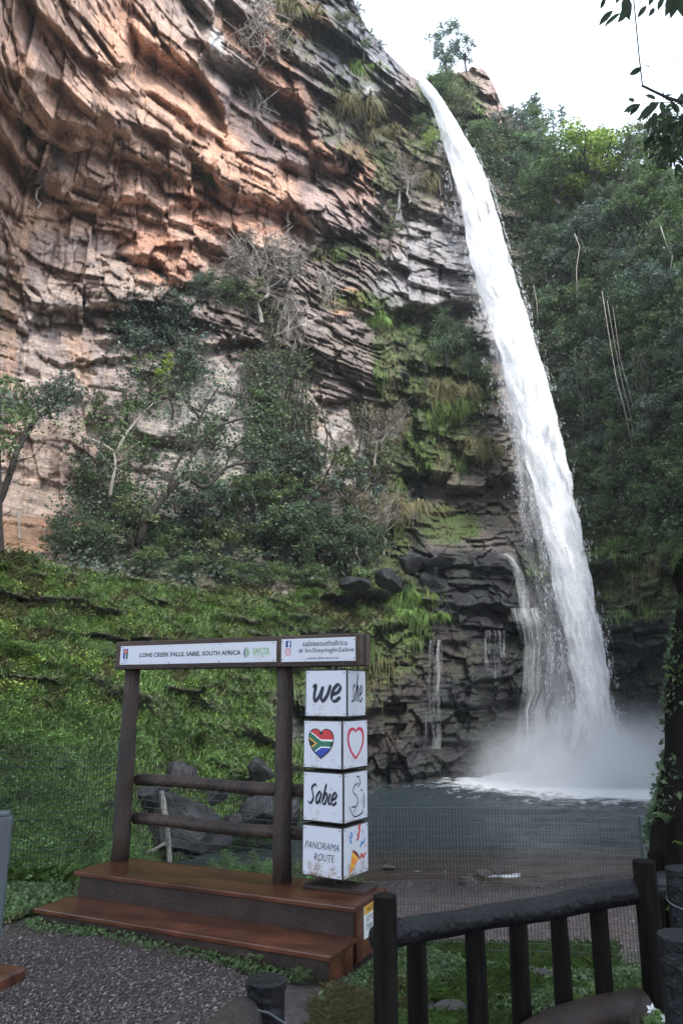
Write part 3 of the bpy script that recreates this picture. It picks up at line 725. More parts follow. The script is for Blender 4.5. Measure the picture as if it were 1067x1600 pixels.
FALL = [  # py, left px, right px, distance
 (123,646,664,48.6),(135,651,676,48.2),(160,668,699,47.9),(200,683,724,47.6),(250,694,750,47.3),(300,706,771,47.1),(400,728,801,46.6),(500,756,830,46.2),
 (600,784,857,45.7),(700,812,882,45.2),(800,836,902,44.7),(900,858,922,44.3),(1000,878,942,43.9),(1100,900,958,43.6),(1170,915,968,43.5),(1205,905,975,43.4)]
fl = np.array(FALL, float)
def fall_sheet(name, mat, dl, dr, dD, seed, parent=None, y0=123, y1=1205, nv=300, nu=26, core=.25, bulge=.9, lf=.16, rf=.12, lump_=.30, dmul=1.0, edges=None):
    E_ = fl if edges is None else np.array(edges, float)
    y = np.linspace(y0, y1, nv); u = np.linspace(0, 1, nu)
    Lp = np.interp(y, E_[:, 0], E_[:, 1]) + dl * smooth(150, 800, y); Rp = np.interp(y, E_[:, 0], E_[:, 2]) + dr * smooth(200, 900, y)
    Lp = Lp + 5 * fbm(y / 40, seed, 0, 3, seed) * smooth(y0, y0 + 150, y); Rp = Rp + 4.5 * fbm(y / 34, seed, 5, 4, seed + 1) * smooth(y0, y0 + 100, y)
    D = np.interp(y, E_[:, 0], E_[:, 3])
    PXX = Lp[:, None] + (Rp - Lp)[:, None] * u; PYY = np.repeat(y[:, None], nu, 1)
    DD = D[:, None] + dD - bulge * np.sin(PI * u)[None]
    x_, y_, z_ = ray(PXX, PYY); h_ = np.hypot(x_, y_)
    Zw = CZ + z_ / h_ * DD
    wid = (Rp - Lp)[:, None] * D[:, None] / F
    DD = DD - lump_ * fbm(u[None] * wid * 1.4, Zw / 2.6 + u[None] * 1.5, seed, 4, seed + 9)
    V = np.stack([x_ / h_ * DD, y_ / h_ * DD, Zw], -1)
    # water rounds the lip: first rows run nearly level
    i = np.arange(nv * nu).reshape(nv, nu)
    q = np.stack([i[:-1, :-1], i[:-1, 1:], i[1:, 1:], i[1:, :-1]], -1).reshape(-1, 4)
    o = mesh_obj(name, V.reshape(-1, 3), q, mat, parent, smooth_=True)
    prof = (smooth(0, lf, u) * smooth(1, 1 - rf, u))[None] * np.ones((nv, 1))
    dens = (prof * (core + .45) - .45) * dmul
    dens = dens + .10 * fbm(u[None] * 3, (Zw / 5), seed, 2, seed + 4)
    a = o.data.attributes.new('dens', 'FLOAT', 'POINT'); a.data.foreach_set('value', dens.astype(np.float32).ravel())
    uvl = o.data.uv_layers.new(name='UVMap')
    U = (u[None] * wid * .32 + seed * 3.1).ravel(); Vv = (Zw + seed * 7.7).ravel()
    li = q.ravel(); uvl.data.foreach_set('uv', np.stack([U[li], Vv[li]], -1).astype(np.float32).ravel())
    return o
fall = empty('waterfall', at(950, 1200, 43.5))
tag(fall, 'tall white waterfall dropping over the cliff edge into the pool', 'waterfall')
def rel(o, p):
    o.parent = p; o.matrix_parent_inverse = Matrix.Translation(-Vector(p.location)); return o
rel(fall_sheet('water_sheet', M['fall_core'], -2, 5, .9, 11, core=.50, bulge=.6, dmul=1), fall)
rel(fall_sheet('water_sheet', M['fall_core'], -7, 7, .35, 12, core=.16, bulge=.9), fall)
rel(fall_sheet('water_sheet', M['fall_core'], -6, 6, -.2, 13, core=.02, bulge=1.0, lump_=.6), fall)
rel(fall_sheet('water_sheet', M['fall_outer'], -14, 10, .1, 14, core=.02, bulge=1.2, lf=.3, rf=.25, lump_=.7), fall)
rel(fall_sheet('water_sheet', M['fall_outer'], -22, 12, -.5, 15, core=-.04, bulge=1.3, lf=.4, rf=.3, lump_=.8), fall)
VEIL = [(330,715,760,47.3),(450,722,800,46.9),(520,738,830,46.7),(600,752,850,46.3),(700,768,880,45.8),(800,782,890,45.4),(900,798,915,45.0),(1000,815,930,44.7),(1100,825,945,44.5),(1205,815,960,44.3)]
rel(fall_sheet('spray_veil', M['fall_veil'], 0, 0, 0.3, 21, edges=VEIL, y0=330, core=.22, lf=.35, rf=.2, lump_=.3, bulge=.3), fall)
rel(fall_sheet('spray_veil', M['fall_veil'], 12, -10, 0.8, 22, edges=VEIL, y0=330, core=.22, lf=.35, rf=.2, lump_=.3, bulge=.3), fall)
SK = [(900,840,935,43.4),(1000,850,962,42.9),(1080,850,985,42.5),(1150,840,1010,42.2),(1205,820,1040,42.0)]
rel(fall_sheet('spray_veil', M['fall_veil'], 0, 0, 0.0, 23, edges=SK, y0=900, core=.30, lf=.4, rf=.4, lump_=.5, bulge=.5), fall)

# small side falls
def trickle(name, edges, seed, core, label, cat='side fall', group=None):
    e = np.array(edges, float)
    e[:, 3] = [min(float(np.hypot(*surf(x, y + dy)[:2])) for x in np.linspace(l, r, 7) for dy in (-6, 0, 6)) - .25 for y, l, r, _ in e]
    edges = e.tolist()
    o = fall_sheet(name, M['trickle'], 0, 0, 0, seed, edges=edges, y0=e[0, 0], y1=e[-1, 0], nv=60, nu=10, core=core, bulge=.12, lf=.3, rf=.3, lump_=.15)
    return tag(o, label, cat, group)
trickle('side_fall', [(864,772,800,42.2),(872,784,812,41.8),(900,796,826,41.4),(965,804,850,41.0)], 31, .36, 'short white side fall spilling off the upper black rock shelf')
trickle('side_fall', [(950,784,856,40.6),(975,790,870,40.2),(1010,796,884,39.9),(1100,790,895,39.7),(1195,780,890,39.6)], 32, .40, 'broken curtain of droplets falling from the second shelf beside the main fall')
trickle('side_fall', [(1000,656,700,39.4),(1060,654,702,39.3),(1170,654,704,39.2)], 33, .24, 'thin lacy trickle down the brown rock left of the droplet curtain')
trickle('side_fall', [(250,621,627,46.2),(310,620,628,46.1),(345,612,634,46.0)], 34, .40, 'thread-thin white trickle high on the cliff left of the main fall')
trickle('side_fall', [(868,676,684,41.3),(905,674,686,41.2)], 35, .35, 'short thin trickle over the left part of the upper black shelf')
trickle('side_fall', [(985,745,800,39.9),(1020,745,800,39.8),(1060,750,790,39.7)], 36, .2, 'small spread of drips under the lip of the second shelf')

# flying drops and flecks torn off the fall
rs_ = np.random.default_rng(31); n_ = 9000
yy = 170 + 1030 * rs_.random(n_) ** .8; Lq = np.interp(yy, fl[:, 0], fl[:, 1]); Rq = np.interp(yy, fl[:, 0], fl[:, 2]); Dq = np.interp(yy, fl[:, 0], fl[:, 3])
sd_ = rs_.random(n_); spd = np.interp(yy, [170, 600, 1200], [3, 9, 16])
xq = np.where(sd_ < .30, Rq + np.abs(rs_.normal(size=n_)) * spd * .55 - 2, np.where(sd_ < .75, Lq - np.abs(rs_.normal(size=n_)) * spd * 1.5 + 3, Lq + (Rq - Lq) * rs_.random(n_)))
cl = vnoise(xq / 9, yy / 22, 0, 71) > -.15; xq, yy, Dq, sd_ = xq[cl], yy[cl], Dq[cl], sd_[cl]; n_ = len(xq)
x_, y_, z_ = ray(xq, yy); h_ = np.hypot(x_, y_); Dq = Dq - .4 + rs_.normal(size=n_) * .5 - (sd_ >= .75) * .8
C = np.stack([x_ / h_ * Dq, y_ / h_ * Dq, CZ + z_ / h_ * Dq], 1)
d = np.stack([.22 + 0 * yy, 0 * yy, -np.ones(n_)], 1) + rs_.normal(size=(n_, 3)) * .18; d /= np.linalg.norm(d, axis=1)[:, None]
L_ = (.04 + .15 * rs_.random(n_) ** 2); w_ = .007 + .010 * rs_.random(n_); s = np.cross(d, rs_.normal(size=(n_, 3))); s /= np.linalg.norm(s, axis=1)[:, None]
V = np.stack([C - d * L_[:, None], C + s * w_[:, None], C + d * L_[:, None], C - s * w_[:, None]], 1).reshape(-1, 3)
M['drops'] = leaf_mat('water_drops', (.9, .92, .95), (.95, .96, .98), trans=.5)
M['drops'].node_tree.nodes['Map Range'].inputs[3].default_value = 1.0; M['drops'].node_tree.nodes['Map Range'].inputs[4].default_value = 1.0
o = mesh_obj('flying_drops', V, np.arange(4 * n_).reshape(n_, 4), M['drops']); rel(o, fall); o['kind'] = 'stuff'

# spray standing over the foot of the fall
m, t_, b_ = mat_new('spray_volume'); t_.nodes.clear()
tc = node(t_, 'ShaderNodeTexCoord'); ge = node(t_, 'ShaderNodeNewGeometry')
ln = node(t_, 'ShaderNodeVectorMath', {0: tc.outputs['Object']}, operation='LENGTH')
fo = node(t_, 'ShaderNodeMapRange', {'Value': ln.outputs['Value'], 1: 1.0, 2: .05, 3: 0, 4: 1})
pw = node(t_, 'ShaderNodeMath', {0: fo.outputs[0], 1: 2.7}, operation='POWER')
nz = node(t_, 'ShaderNodeTexNoise', {'Vector': ge.outputs['Position'], 'Scale': .45, 'Detail': 4, 'Roughness': .6})
nr = node(t_, 'ShaderNodeMapRange', {'Value': nz.outputs['Fac'], 1: .35, 2: .65, 3: .25, 4: 1.6})
mu = node(t_, 'ShaderNodeMath', {0: pw.outputs[0], 1: nr.outputs[0]}, operation='MULTIPLY')
mu2 = node(t_, 'ShaderNodeMath', {0: mu.outputs[0], 1: 2.6}, operation='MULTIPLY')
pv = node(t_, 'ShaderNodeVolumePrincipled', {'Color': (.97, .98, 1, 1), 'Density': mu2.outputs[0], 'Anisotropy': .1})
oo = node(t_, 'ShaderNodeOutputMaterial'); t_.links.new(pv.outputs[0], oo.inputs['Volume'])
M['spray'] = m
bm = bmesh.new(); bmesh.ops.create_icosphere(bm, subdivisions=3, radius=1)
for v in bm.verts: v.co.z = max(v.co.z, -.06)
me = bpy.data.meshes.new('spray_mist'); bm.to_mesh(me); bm.free(); me.materials.append(m)
sp = bpy.data.objects.new('spray_mist', me); COL.objects.link(sp)
sp.location = (BASE.x - 1.0, BASE.y - 1.5, WATER + .3); sp.scale = (9.5, 6.5, 4.6)
tag(sp, kind='stuff')

# ------------------------------------------------------------------ vegetation builders
rng = np.random.default_rng(7)
def leaf_quads(C, L, Wd=None, up=0.2, droop=0.0, flat=0.0):
    """diamond leaves at centres C with length L: verts (4n,3), faces (n,4)"""
    n = len(C); L = np.broadcast_to(L, n)
    d = rng.normal(size=(n, 3)); d[:, 2] = d[:, 2] * .6 + up - droop; d /= np.linalg.norm(d, axis=1)[:, None]
    rv = rng.normal(size=(n, 3))
    if flat: d[:, 2] *= 1 - flat; d /= np.linalg.norm(d, axis=1)[:, None]; rv = rv * (1 - flat) + np.array([0, 0, 1.6]) * flat
    s = np.cross(d, rv); s /= np.linalg.norm(s, axis=1)[:, None] + 1e-9
    w = (L * .32 if Wd is None else Wd)
    w = np.broadcast_to(w, n)
    a = C - d * L[:, None] * .5; b = C + d * L[:, None] * .5
    c1 = C + s * w[:, None] - d * L[:, None] * .05; c2 = C - s * w[:, None] - d * L[:, None] * .05
    V = np.stack([a, c1, b, c2], 1).reshape(-1, 3)
    return V, np.arange(4 * n).reshape(n, 4)
def clumpy(n, m, r, sub=.28, hollow=.35, flat=0):
    """n points in m clumps spread through an ellipsoid r"""
    c = rng.normal(size=(m, 3)); c /= np.linalg.norm(c, axis=1)[:, None]
    c *= (hollow + (1 - hollow) * rng.random(m) ** .6)[:, None]
    sz = sub * (.6 + .8 * rng.random(m))
    k = rng.choice(m, n, p=sz / sz.sum())
    p = rng.normal(size=(n, 3)); p /= np.linalg.norm(p, axis=1)[:, None]
    p *= (rng.random(n) ** .45)[:, None]; p[:, 2] *= .7
    return (c[k] + p * sz[k][:, None]) * np.array(r)
def limb(mb, p0, p1, r0, r1, seed, n=5, segs=5, bend=.12, mi=0):
    p0 = np.array(p0, float); p1 = np.array(p1, float); rs = np.random.default_rng(seed)
    L = np.linalg.norm(p1 - p0); pts = []
    off = rs.normal(size=(segs + 1, 3)) * bend * L * .5; off[0] = 0; off[-1] *= .3
    for i in range(segs + 1):
        t = i / segs; pts.append(tuple(p0 * (1 - t) + p1 * t + off[i] * math.sin(PI * t) + (0, 0, 0)))
    mb.tube(pts, [r0 + (r1 - r0) * i / segs for i in range(segs + 1)], n, mi)
    return pts
def make_tree_meshes(kind, seed):
    """unit plants: about 1 high; returns (trunk mesh, crown mesh)"""
    global rng
    rng = np.random.default_rng(seed); rs = np.random.default_rng(seed + 1)
    mb = MB()
    if kind in ('tree', 'open_tree'):
        th = .42; top_ = Vector((rs.normal() * .05, rs.normal() * .05, th))
        limb(mb, (0, 0, -.12), top_, .03, .02, seed)
        nb = 7
        for i in range(nb):
            a = 2 * PI * i / nb + rs.random(); r = .22 + .16 * rs.random()
            limb(mb, top_ * (.6 + .4 * rs.random()), (math.cos(a) * r, math.sin(a) * r, .6 + .3 * rs.random()), .014, .004, seed + i + 2)
        n, m = (3600, 34) if kind == 'tree' else (1500, 22)
        P = clumpy(n, m, (.42, .42, .36), .26 if kind == 'tree' else .2, .3); P[:, 2] += .64
        L = .034 * (.6 + .8 * rng.random(n)) * (1 if kind == 'tree' else 1.05)
        V, q = leaf_quads(P, L)
    elif kind == 'shrub':
        for i in range(5):
            a = 2 * PI * i / 5 + rs.random(); r = .2 * rs.random() + .12
            limb(mb, (0, 0, -.1), (math.cos(a) * r, math.sin(a) * r, .6), .014, .004, seed + i + 2)
        n = 3000; P = clumpy(n, 26, (.5, .5, .46), .3, .2); P[:, 2] += .46
        V, q = leaf_quads(P, .042 * (.6 + .8 * rng.random(n)))
    elif kind == 'twiggy':
        tips = []
        limb(mb, (0, 0, -.1), (0, 0, .4), .02, .014, seed)
        for i in range(60):
            a = rs.random() * 2 * PI; r = .18 + .3 * rs.random(); z = .45 + .5 * rs.random()
            s0 = (math.cos(a) * r * .2, math.sin(a) * r * .2, .25 + .3 * rs.random())
            limb(mb, s0, (math.cos(a) * r, math.sin(a) * r, z), .006, .002, seed + i + 3, n=3, segs=4, bend=.3)
        n = 3200; P = clumpy(n, 40, (.46, .46, .38), .2, .3); P[:, 2] += .62
        V, q = leaf_quads(P, .06 * (.5 + rng.random(n)), .0035, up=.4)
    elif kind == 'vine':      # hangs down 1 unit from its root
        n = 0; Vs = []; b = 0
        for i in range(34):
            x0 = rs.normal() * .10; y0 = rs.normal() * .04; ln_ = .5 + .5 * rs.random()
            pts = []
            for k in range(7):
                t = k / 6; pts.append((x0 + .03 * math.sin(t * 5 + i), y0 + .02 * math.cos(t * 4 + i), -t * ln_))
            mb.tube(pts, .0035 + .004 * (i % 5 == 0), 3, caps=False)
            nn = 26; t = rs.random(nn); P = np.stack([x0 + .03 * np.sin(t * 5 + i) + rs.normal(size=nn) * .03, y0 + rs.normal(size=nn) * .03, -t * ln_], 1); Vs.append(P)
        P = np.concatenate(Vs); V, q = leaf_quads(P, .03 * (.6 + .8 * rng.random(len(P))), droop=.8)
    elif kind == 'pine':
        limb(mb, (0, 0, -.1), (0, 0, 1), .012, .004, seed, bend=.02)
        Vs = []
        for i in range(30):
            z = .35 + .63 * i / 30; a = i * 2.4; r = .14 * (1.15 - z) + .04 * rs.random()
            mb.tube([(0, 0, z), (math.cos(a) * r, math.sin(a) * r, z + .01)], [.003, .001], 3, caps=False)
            nn = 26; t = rs.random(nn) ** .7; Vs.append(np.stack([math.cos(a) * r * t + rs.normal(size=nn) * .012, math.sin(a) * r * t + rs.normal(size=nn) * .012, z + .01 * t + rs.normal(size=nn) * .01], 1))
        P = np.concatenate(Vs); V, q = leaf_quads(P, .045, .005)
    elif kind == 'bare':      # bare hanging roots and twigs
        for i in range(40):
            a = rs.random() * 2 * PI; r = .5 * rs.random()
            limb(mb, (rs.normal() * .08, rs.normal() * .05, 0), (math.cos(a) * r, math.sin(a) * .2 * r, -.3 - .7 * rs.random()), .006, .002, seed + i, n=3, segs=5, bend=.35)
        P = clumpy(220, 12, (.4, .2, .4)); P[:, 2] -= .45; V, q = leaf_quads(P, .03)
    elif kind == 'grass':     # one arching tussock
        n = 260; a = rng.random(n) * 2 * PI; sp_ = rng.random(n) ** .7
        base_ = np.stack([np.cos(a) * sp_ * .16, np.sin(a) * sp_ * .16, np.zeros(n)], 1)
        d = np.stack([np.cos(a) * sp_, np.sin(a) * sp_, np.zeros(n)], 1)
        s = np.stack([-np.sin(a), np.cos(a), np.zeros(n)], 1) * .012
        h = .6 + .5 * rng.random(n)
        mid = base_ + d * .22 + np.array([0, 0, 1]) * (h * .7)[:, None]
        tip = base_ + d * (.55 * h)[:, None] + np.array([0, 0, 1]) * (h * (.85 - .6 * sp_))[:, None]
        V = np.stack([base_ - s, base_ + s, mid + s, tip, mid - s], 1).reshape(-1, 3)
        q = np.arange(5 * n).reshape(n, 5)
        mb = None
    elif kind == 'hang':      # tufts of grass hanging off a ledge
        n = 700; k = rng.integers(0, 9, n); cx = rng.normal(size=9) * .38; cz = rng.normal(size=9) * .12; cl = .35 + .65 * rng.random(9)
        base_ = np.stack([cx[k] + rng.normal(size=n) * .05, rng.random(n) * .1, cz[k] + rng.normal(size=n) * .05], 1)
        o_ = np.stack([rng.normal(size=n) * .14, -.10 - .22 * rng.random(n), .10 * rng.random(n) + .02], 1)
        ln_ = cl[k] * (.3 + .7 * rng.random(n))
        mid = base_ + o_; tip = base_ + o_ * np.array([1.8, 1.5, 1]); tip[:, 2] -= ln_
        s = np.zeros((n, 3)); s[:, 0] = .006
        V = np.stack([base_ - s, base_ + s, mid + s, tip, mid - s], 1).reshape(-1, 3)
        q = np.arange(5 * n).reshape(n, 5); mb = None
    elif kind == 'fern':      # arching fronds with leaflets
        Vs = []
        for i in range(11):
            a = 2 * PI * i / 11 + rs.random() * .5; L_ = .5 + .3 * rs.random()
            t = np.linspace(.15, 1, 16); cx = np.cos(a) * t * L_; cy = np.sin(a) * t * L_; cz = .75 * L_ * np.sin(t * 2.2)
            w = .13 * np.sin(t * 2.6 + .3) + .02; sx, sy = -math.sin(a), math.cos(a)
            for sg in (-1, 1):
                for k in range(16):
                    c = np.array([cx[k], cy[k], cz[k]]); e = c + np.array([sx, sy, -.15]) * sg * w[k] + np.array([math.cos(a), math.sin(a), 0]) * .04
                    f_ = np.array([math.cos(a), math.sin(a), 0]) * .018
                    Vs += [c - f_, e, c + f_, (c + e) / 2 + f_]
        V = np.array(Vs); q = np.array([[4 * i, 4 * i + 1, 4 * i + 3, 4 * i + 2] for i in range(len(V) // 4)]); mb = None
    return mb, V, q
LIB = {}
def lib(kind, seed, leafmat, barkmat):
    key = (kind, seed, leafmat, barkmat)
    if key not in LIB:
        geo = LIB.get((kind, seed))
        if geo is None:
            mb, V, q = make_tree_meshes(kind, seed * 101 + len(kind))
            cm = bpy.data.meshes.new('crown_mesh'); n, k = q.shape
            cm.vertices.add(len(V)); cm.vertices.foreach_set('co', V.astype(np.float32).ravel())
            cm.loops.add(n * k); cm.loops.foreach_set('vertex_index', q.ravel().astype(np.int32))
            cm.polygons.add(n); cm.polygons.foreach_set('loop_start', (np.arange(n) * k).astype(np.int32)); cm.update(calc_edges=True)
            tm = None
            if mb is not None:
                tm = bpy.data.meshes.new('trunk_mesh'); tm.from_pydata(mb.v, [], mb.f); tm.update()
            geo = LIB[(kind, seed)] = (tm, cm)
        tm, cm = geo
        # one mesh datum per geometry; the material sits on the object slot
        LIB[key] = (tm, cm)
        for q_ in (tm, cm):
            if q_ and not q_.materials: q_.materials.append(None)
    return LIB[key]
CROWN_NAME = {'vine': 'foliage', 'bare': 'twigs'}
TRUNK_NAME = {'tree': 'trunk', 'open_tree': 'trunk', 'pine': 'trunk', 'shrub': 'branches', 'twiggy': 'branches', 'vine': 'stems', 'bare': 'roots'}
def plant(name, kind, seed, loc, h, leafmat, barkmat='bark', label=None, cat=None, group=None, rz=None, w=1.0, tilt=(0, 0)):
    tm, cm = lib(kind, seed, leafmat, barkmat)
    rz = random.uniform(0, 6.28) if rz is None else rz
    if tm is None:
        o = bpy.data.objects.new(name, cm); COL.objects.link(o)
        o.material_slots[0].link = 'OBJECT'; o.material_slots[0].material = M[leafmat]
    else:
        o = empty(name)
        for nm, me_, mm in ((TRUNK_NAME[kind], tm, barkmat), (CROWN_NAME.get(kind, 'crown'), cm, leafmat)):
            c = bpy.data.objects.new(nm, me_); COL.objects.link(c); c.parent = o
            c.material_slots[0].link = 'OBJECT'; c.material_slots[0].material = M[mm]
            if nm in ('twigs', 'foliage'): c['kind'] = 'stuff'
    o.location = loc; o.rotation_euler = (tilt[0], tilt[1], rz); o.scale = (h * w, h * w, h)
    return tag(o, label, cat, group)
def out_(p, d):
    """move a point of the wall d metres towards the middle of the gorge"""
    p = np.array(p, float); r = math.hypot(p[0], p[1]); return Vector((p[0] * (1 - d / r), p[1] * (1 - d / r), p[2]))
def dist_(p): return math.sqrt(p[0] ** 2 + p[1] ** 2 + (p[2] - CZ) ** 2)
random.seed(5)
# ------------------------------------------------------------------ vegetation placement
def where(px, py):
    if px > 760: return 'on the right hillside'
    return 'on the cliff'
def grow(px, py, hpx, kind, mat, name, label, cat, group=None, seed=None, off=.3, w=1.0, bark='bark', rz=None):
    """plant whose base is seen at (px,py) and whose height is hpx photo pixels"""
    p = out_(surf(px, py), off); h = hpx * dist_(p) / F
    return plant(name, kind, seed if seed is not None else random.randint(1, 4), p, h, mat, bark, label, cat, group, rz=rz, w=w)
# the right hillside: crowns shoulder to shoulder
def inside_hill(x, y):
    l = np.interp(y, [120, 200, 300, 400, 500, 600, 700, 800, 880], [690, 745, 790, 815, 842, 868, 893, 905, 915])
    return x > l
hill = []
for r_ in range(18):
    y = 262 + r_ * 37
    for c_ in range(9):
        x = 735 + c_ * 42 + (r_ % 2) * 21 + random.uniform(-9, 9); yy = y + random.uniform(-10, 10)
        if x < 1110 and inside_hill(x - 14, yy) and yy < 880 and yy > interp(x, TOP) + 30: hill.append((x, yy))
random.shuffle(hill)
for x, y in hill:
    n = float(fbm(x / 90, y / 90, 0, 2, 300)); r_ = random.random()
    if y < 330 and x > 880: mt = 'leaf_bright' if r_ < .45 and y > 262 and x < 960 else 'leaf_mid'
    elif n > .18: mt = 'leaf_mid'
    elif n < -.22: mt = 'leaf_dark'
    else: mt = random.choice(['leaf_dark', 'leaf_mid', 'leaf_blue', 'leaf_dark'])
    if y > 780: continue
    lab = {'leaf_bright': 'yellow-green leafy tree near the top of the right hillside', 'leaf_mid': 'mid-green leafy tree among the crowns covering the right hillside',
           'leaf_dark': 'dark green leafy tree among the crowns covering the right hillside', 'leaf_blue': 'blue-green leafy tree among the crowns covering the right hillside'}[mt]
    hz_ = 'beside the fall' if x < np.interp(y, [262, 800], [860, 950]) else ('at the right edge' if x > 1010 else 'in the middle')
    vz_ = 'near the top' if y < 340 else ('high up' if y < 470 else ('halfway up' if y < 620 else 'low down'))
    lab = lab.replace('near the top of the right hillside', '').replace('among the crowns covering the right hillside', '').strip() + ' ' + vz_ + ' on the right hillside ' + hz_
    grow(x, y + 22, random.uniform(58, 84), random.choice(['tree', 'tree', 'shrub']), mt, 'broadleaf_tree', lab, 'tree', 'trees covering the right hillside', off=.5, w=random.uniform(.9, 1.2))
for x, y, h, mt in [(700,190,70,'leaf_mid'),(690,165,50,'leaf_mid'),(720,215,70,'leaf_olive'),(735,240,60,'leaf_mid'),(760,300,80,'leaf_dark'),(790,250,60,'leaf_mid'),(760,255,60,'leaf_olive'),
                    (800,250,75,'leaf_blue'),(840,245,70,'leaf_mid'),(825,300,90,'leaf_mid'),(930,262,60,'leaf_olive'),(970,258,60,'leaf_blue'),(1010,262,70,'leaf_olive'),(1045,265,80,'leaf_mid'),(990,240,50,'leaf_mid'),(1030,240,50,'leaf_olive')]:
    grow(x, y, h, 'tree' if h > 60 else 'shrub', mt, 'broadleaf_tree', ('small %s tree on the gorge rim %s' % ({'leaf_mid': 'green', 'leaf_olive': 'olive', 'leaf_dark': 'dark green', 'leaf_blue': 'blue-green'}[mt], 'hugging the lip of the fall' if x < 715 else ('below the rock peak' if x < 775 else ('under the skyline pines' if x < 860 else ('above the yellow-green tree' if x < 1000 else 'behind the dark bough'))))), 'tree', 'trees on the rim right of the fall', off=.3)
grow(925, 330, 100, 'tree', 'leaf_bright', 'broadleaf_tree', 'brightest yellow-green spreading crown near the top of the right hillside', 'tree', w=1.5, seed=2, off=2)
grow(880, 350, 90, 'tree', 'leaf_mid', 'broadleaf_tree', 'wide green crown just under the yellow-green tree on the hillside', 'tree', w=1.5, seed=3, off=2)
# lower right: ferns, low shrubs
for x, y, h, mt in [(905,800,45,'leaf_dark'),(940,830,40,'leaf_mid'),(985,835,36,'leaf_mid'),(1020,850,40,'leaf_mid'),(1050,820,60,'leaf_dark'),(960,800,46,'leaf_dark'),(1000,795,46,'leaf_dark'),(925,855,30,'leaf_mid'),(1040,880,34,'leaf_mid'),(900,760,56,'leaf_dark'),(930,740,60,'leaf_mid')]:
    grow(x, y, h, 'shrub', mt, 'shrub', 'low green shrub on the shelf at the foot of the right hillside', 'shrub', 'shrubs at the foot of the right hillside')
for i in range(14):
    x = random.uniform(900, 1066); y = random.uniform(845, 880)
    grow(x, y, random.uniform(20, 30), 'fern', 'grass_lush', 'fern', 'bright green fern on the ledge below the right hillside', 'fern', 'ferns on the right ledge', off=.2)
# skyline
grow(700, 122, 84, 'tree', 'leaf_blue', 'skyline_tree', 'slender open-crowned tree standing on the rim beside the fall', 'tree', seed=1, w=.8, off=0)
grow(728, 112, 66, 'open_tree', 'leaf_blue', 'skyline_tree', 'second slender tree on the rim, just right of the first', 'tree', seed=2, w=.8, off=0)
grow(838, 205, 72, 'pine', 'leaf_blue', 'pine_tree', 'pale bushy pine on the skyline right of the rock peak', 'pine tree', w=2.2, seed=1, off=-1)
grow(868, 232, 80, 'pine', 'leaf_blue', 'pine_tree', 'thin tall pine on the skyline, left one of a close pair', 'pine tree', w=.8, seed=2, off=-1)
grow(884, 240, 92, 'pine', 'leaf_blue', 'pine_tree', 'thin tall pine on the skyline, right one of a close pair', 'pine tree', w=1.1, seed=1, off=-1)
for x, y, h in [(800,192,26),(815,200,28),(595,82,22),(560,30,26)]:
    grow(x, y, h, 'open_tree', 'leaf_olive', 'shrub', 'small scrubby bush on the skyline', 'shrub', 'bushes on the skyline', off=0)
# hanging lianas and pale trunks on the right slope
def hang_line(name, pts, r, mat, label, cat, D=None, n=5):
    mb = MB(); P = []
    for (x, y) in pts:
        q = surf(x, y); P.append(out_(q, 2.6))
    Dm_ = [math.hypot(p.x, p.y) for p in P]; d0 = min(Dm_) if D is None else D
    P = [at(x, y, d0 - .2) for x, y in pts]
    mb.tube(P, r, n)
    return tag(mb.build(name, M[mat], smooth_=True), label, cat)
hang_line('liana', [(940,455),(950,520),(962,590),(975,640),(988,700)], .022, 'bark_pale', 'pale hanging liana, longest one on the dark right slope', 'liana')
hang_line('liana', [(948,470),(960,540),(972,600),(985,650),(990,690)], .016, 'bark_pale', 'pale hanging liana just right of the longest one', 'liana')
hang_line('liana', [(957,480),(968,560),(985,620),(988,640)], .013, 'bark_pale', 'thin pale liana, shortest of the hanging three', 'liana')
hang_line('bare_tree', [(897,365),(905,385),(900,420),(901,470)], .035, 'bark_pale', 'white bare trunk showing between the crowns on the right slope', 'tree')
hang_line('bare_tree', [(833,445),(838,470),(840,505)], .028, 'bark_pale', 'short white bare trunk beside the fall on the right slope', 'tree')
hang_line('bare_tree', [(1030,350),(1040,380),(1050,400),(1045,430)], .028, 'bark_pale', 'pale crooked trunk high on the far right slope', 'tree')

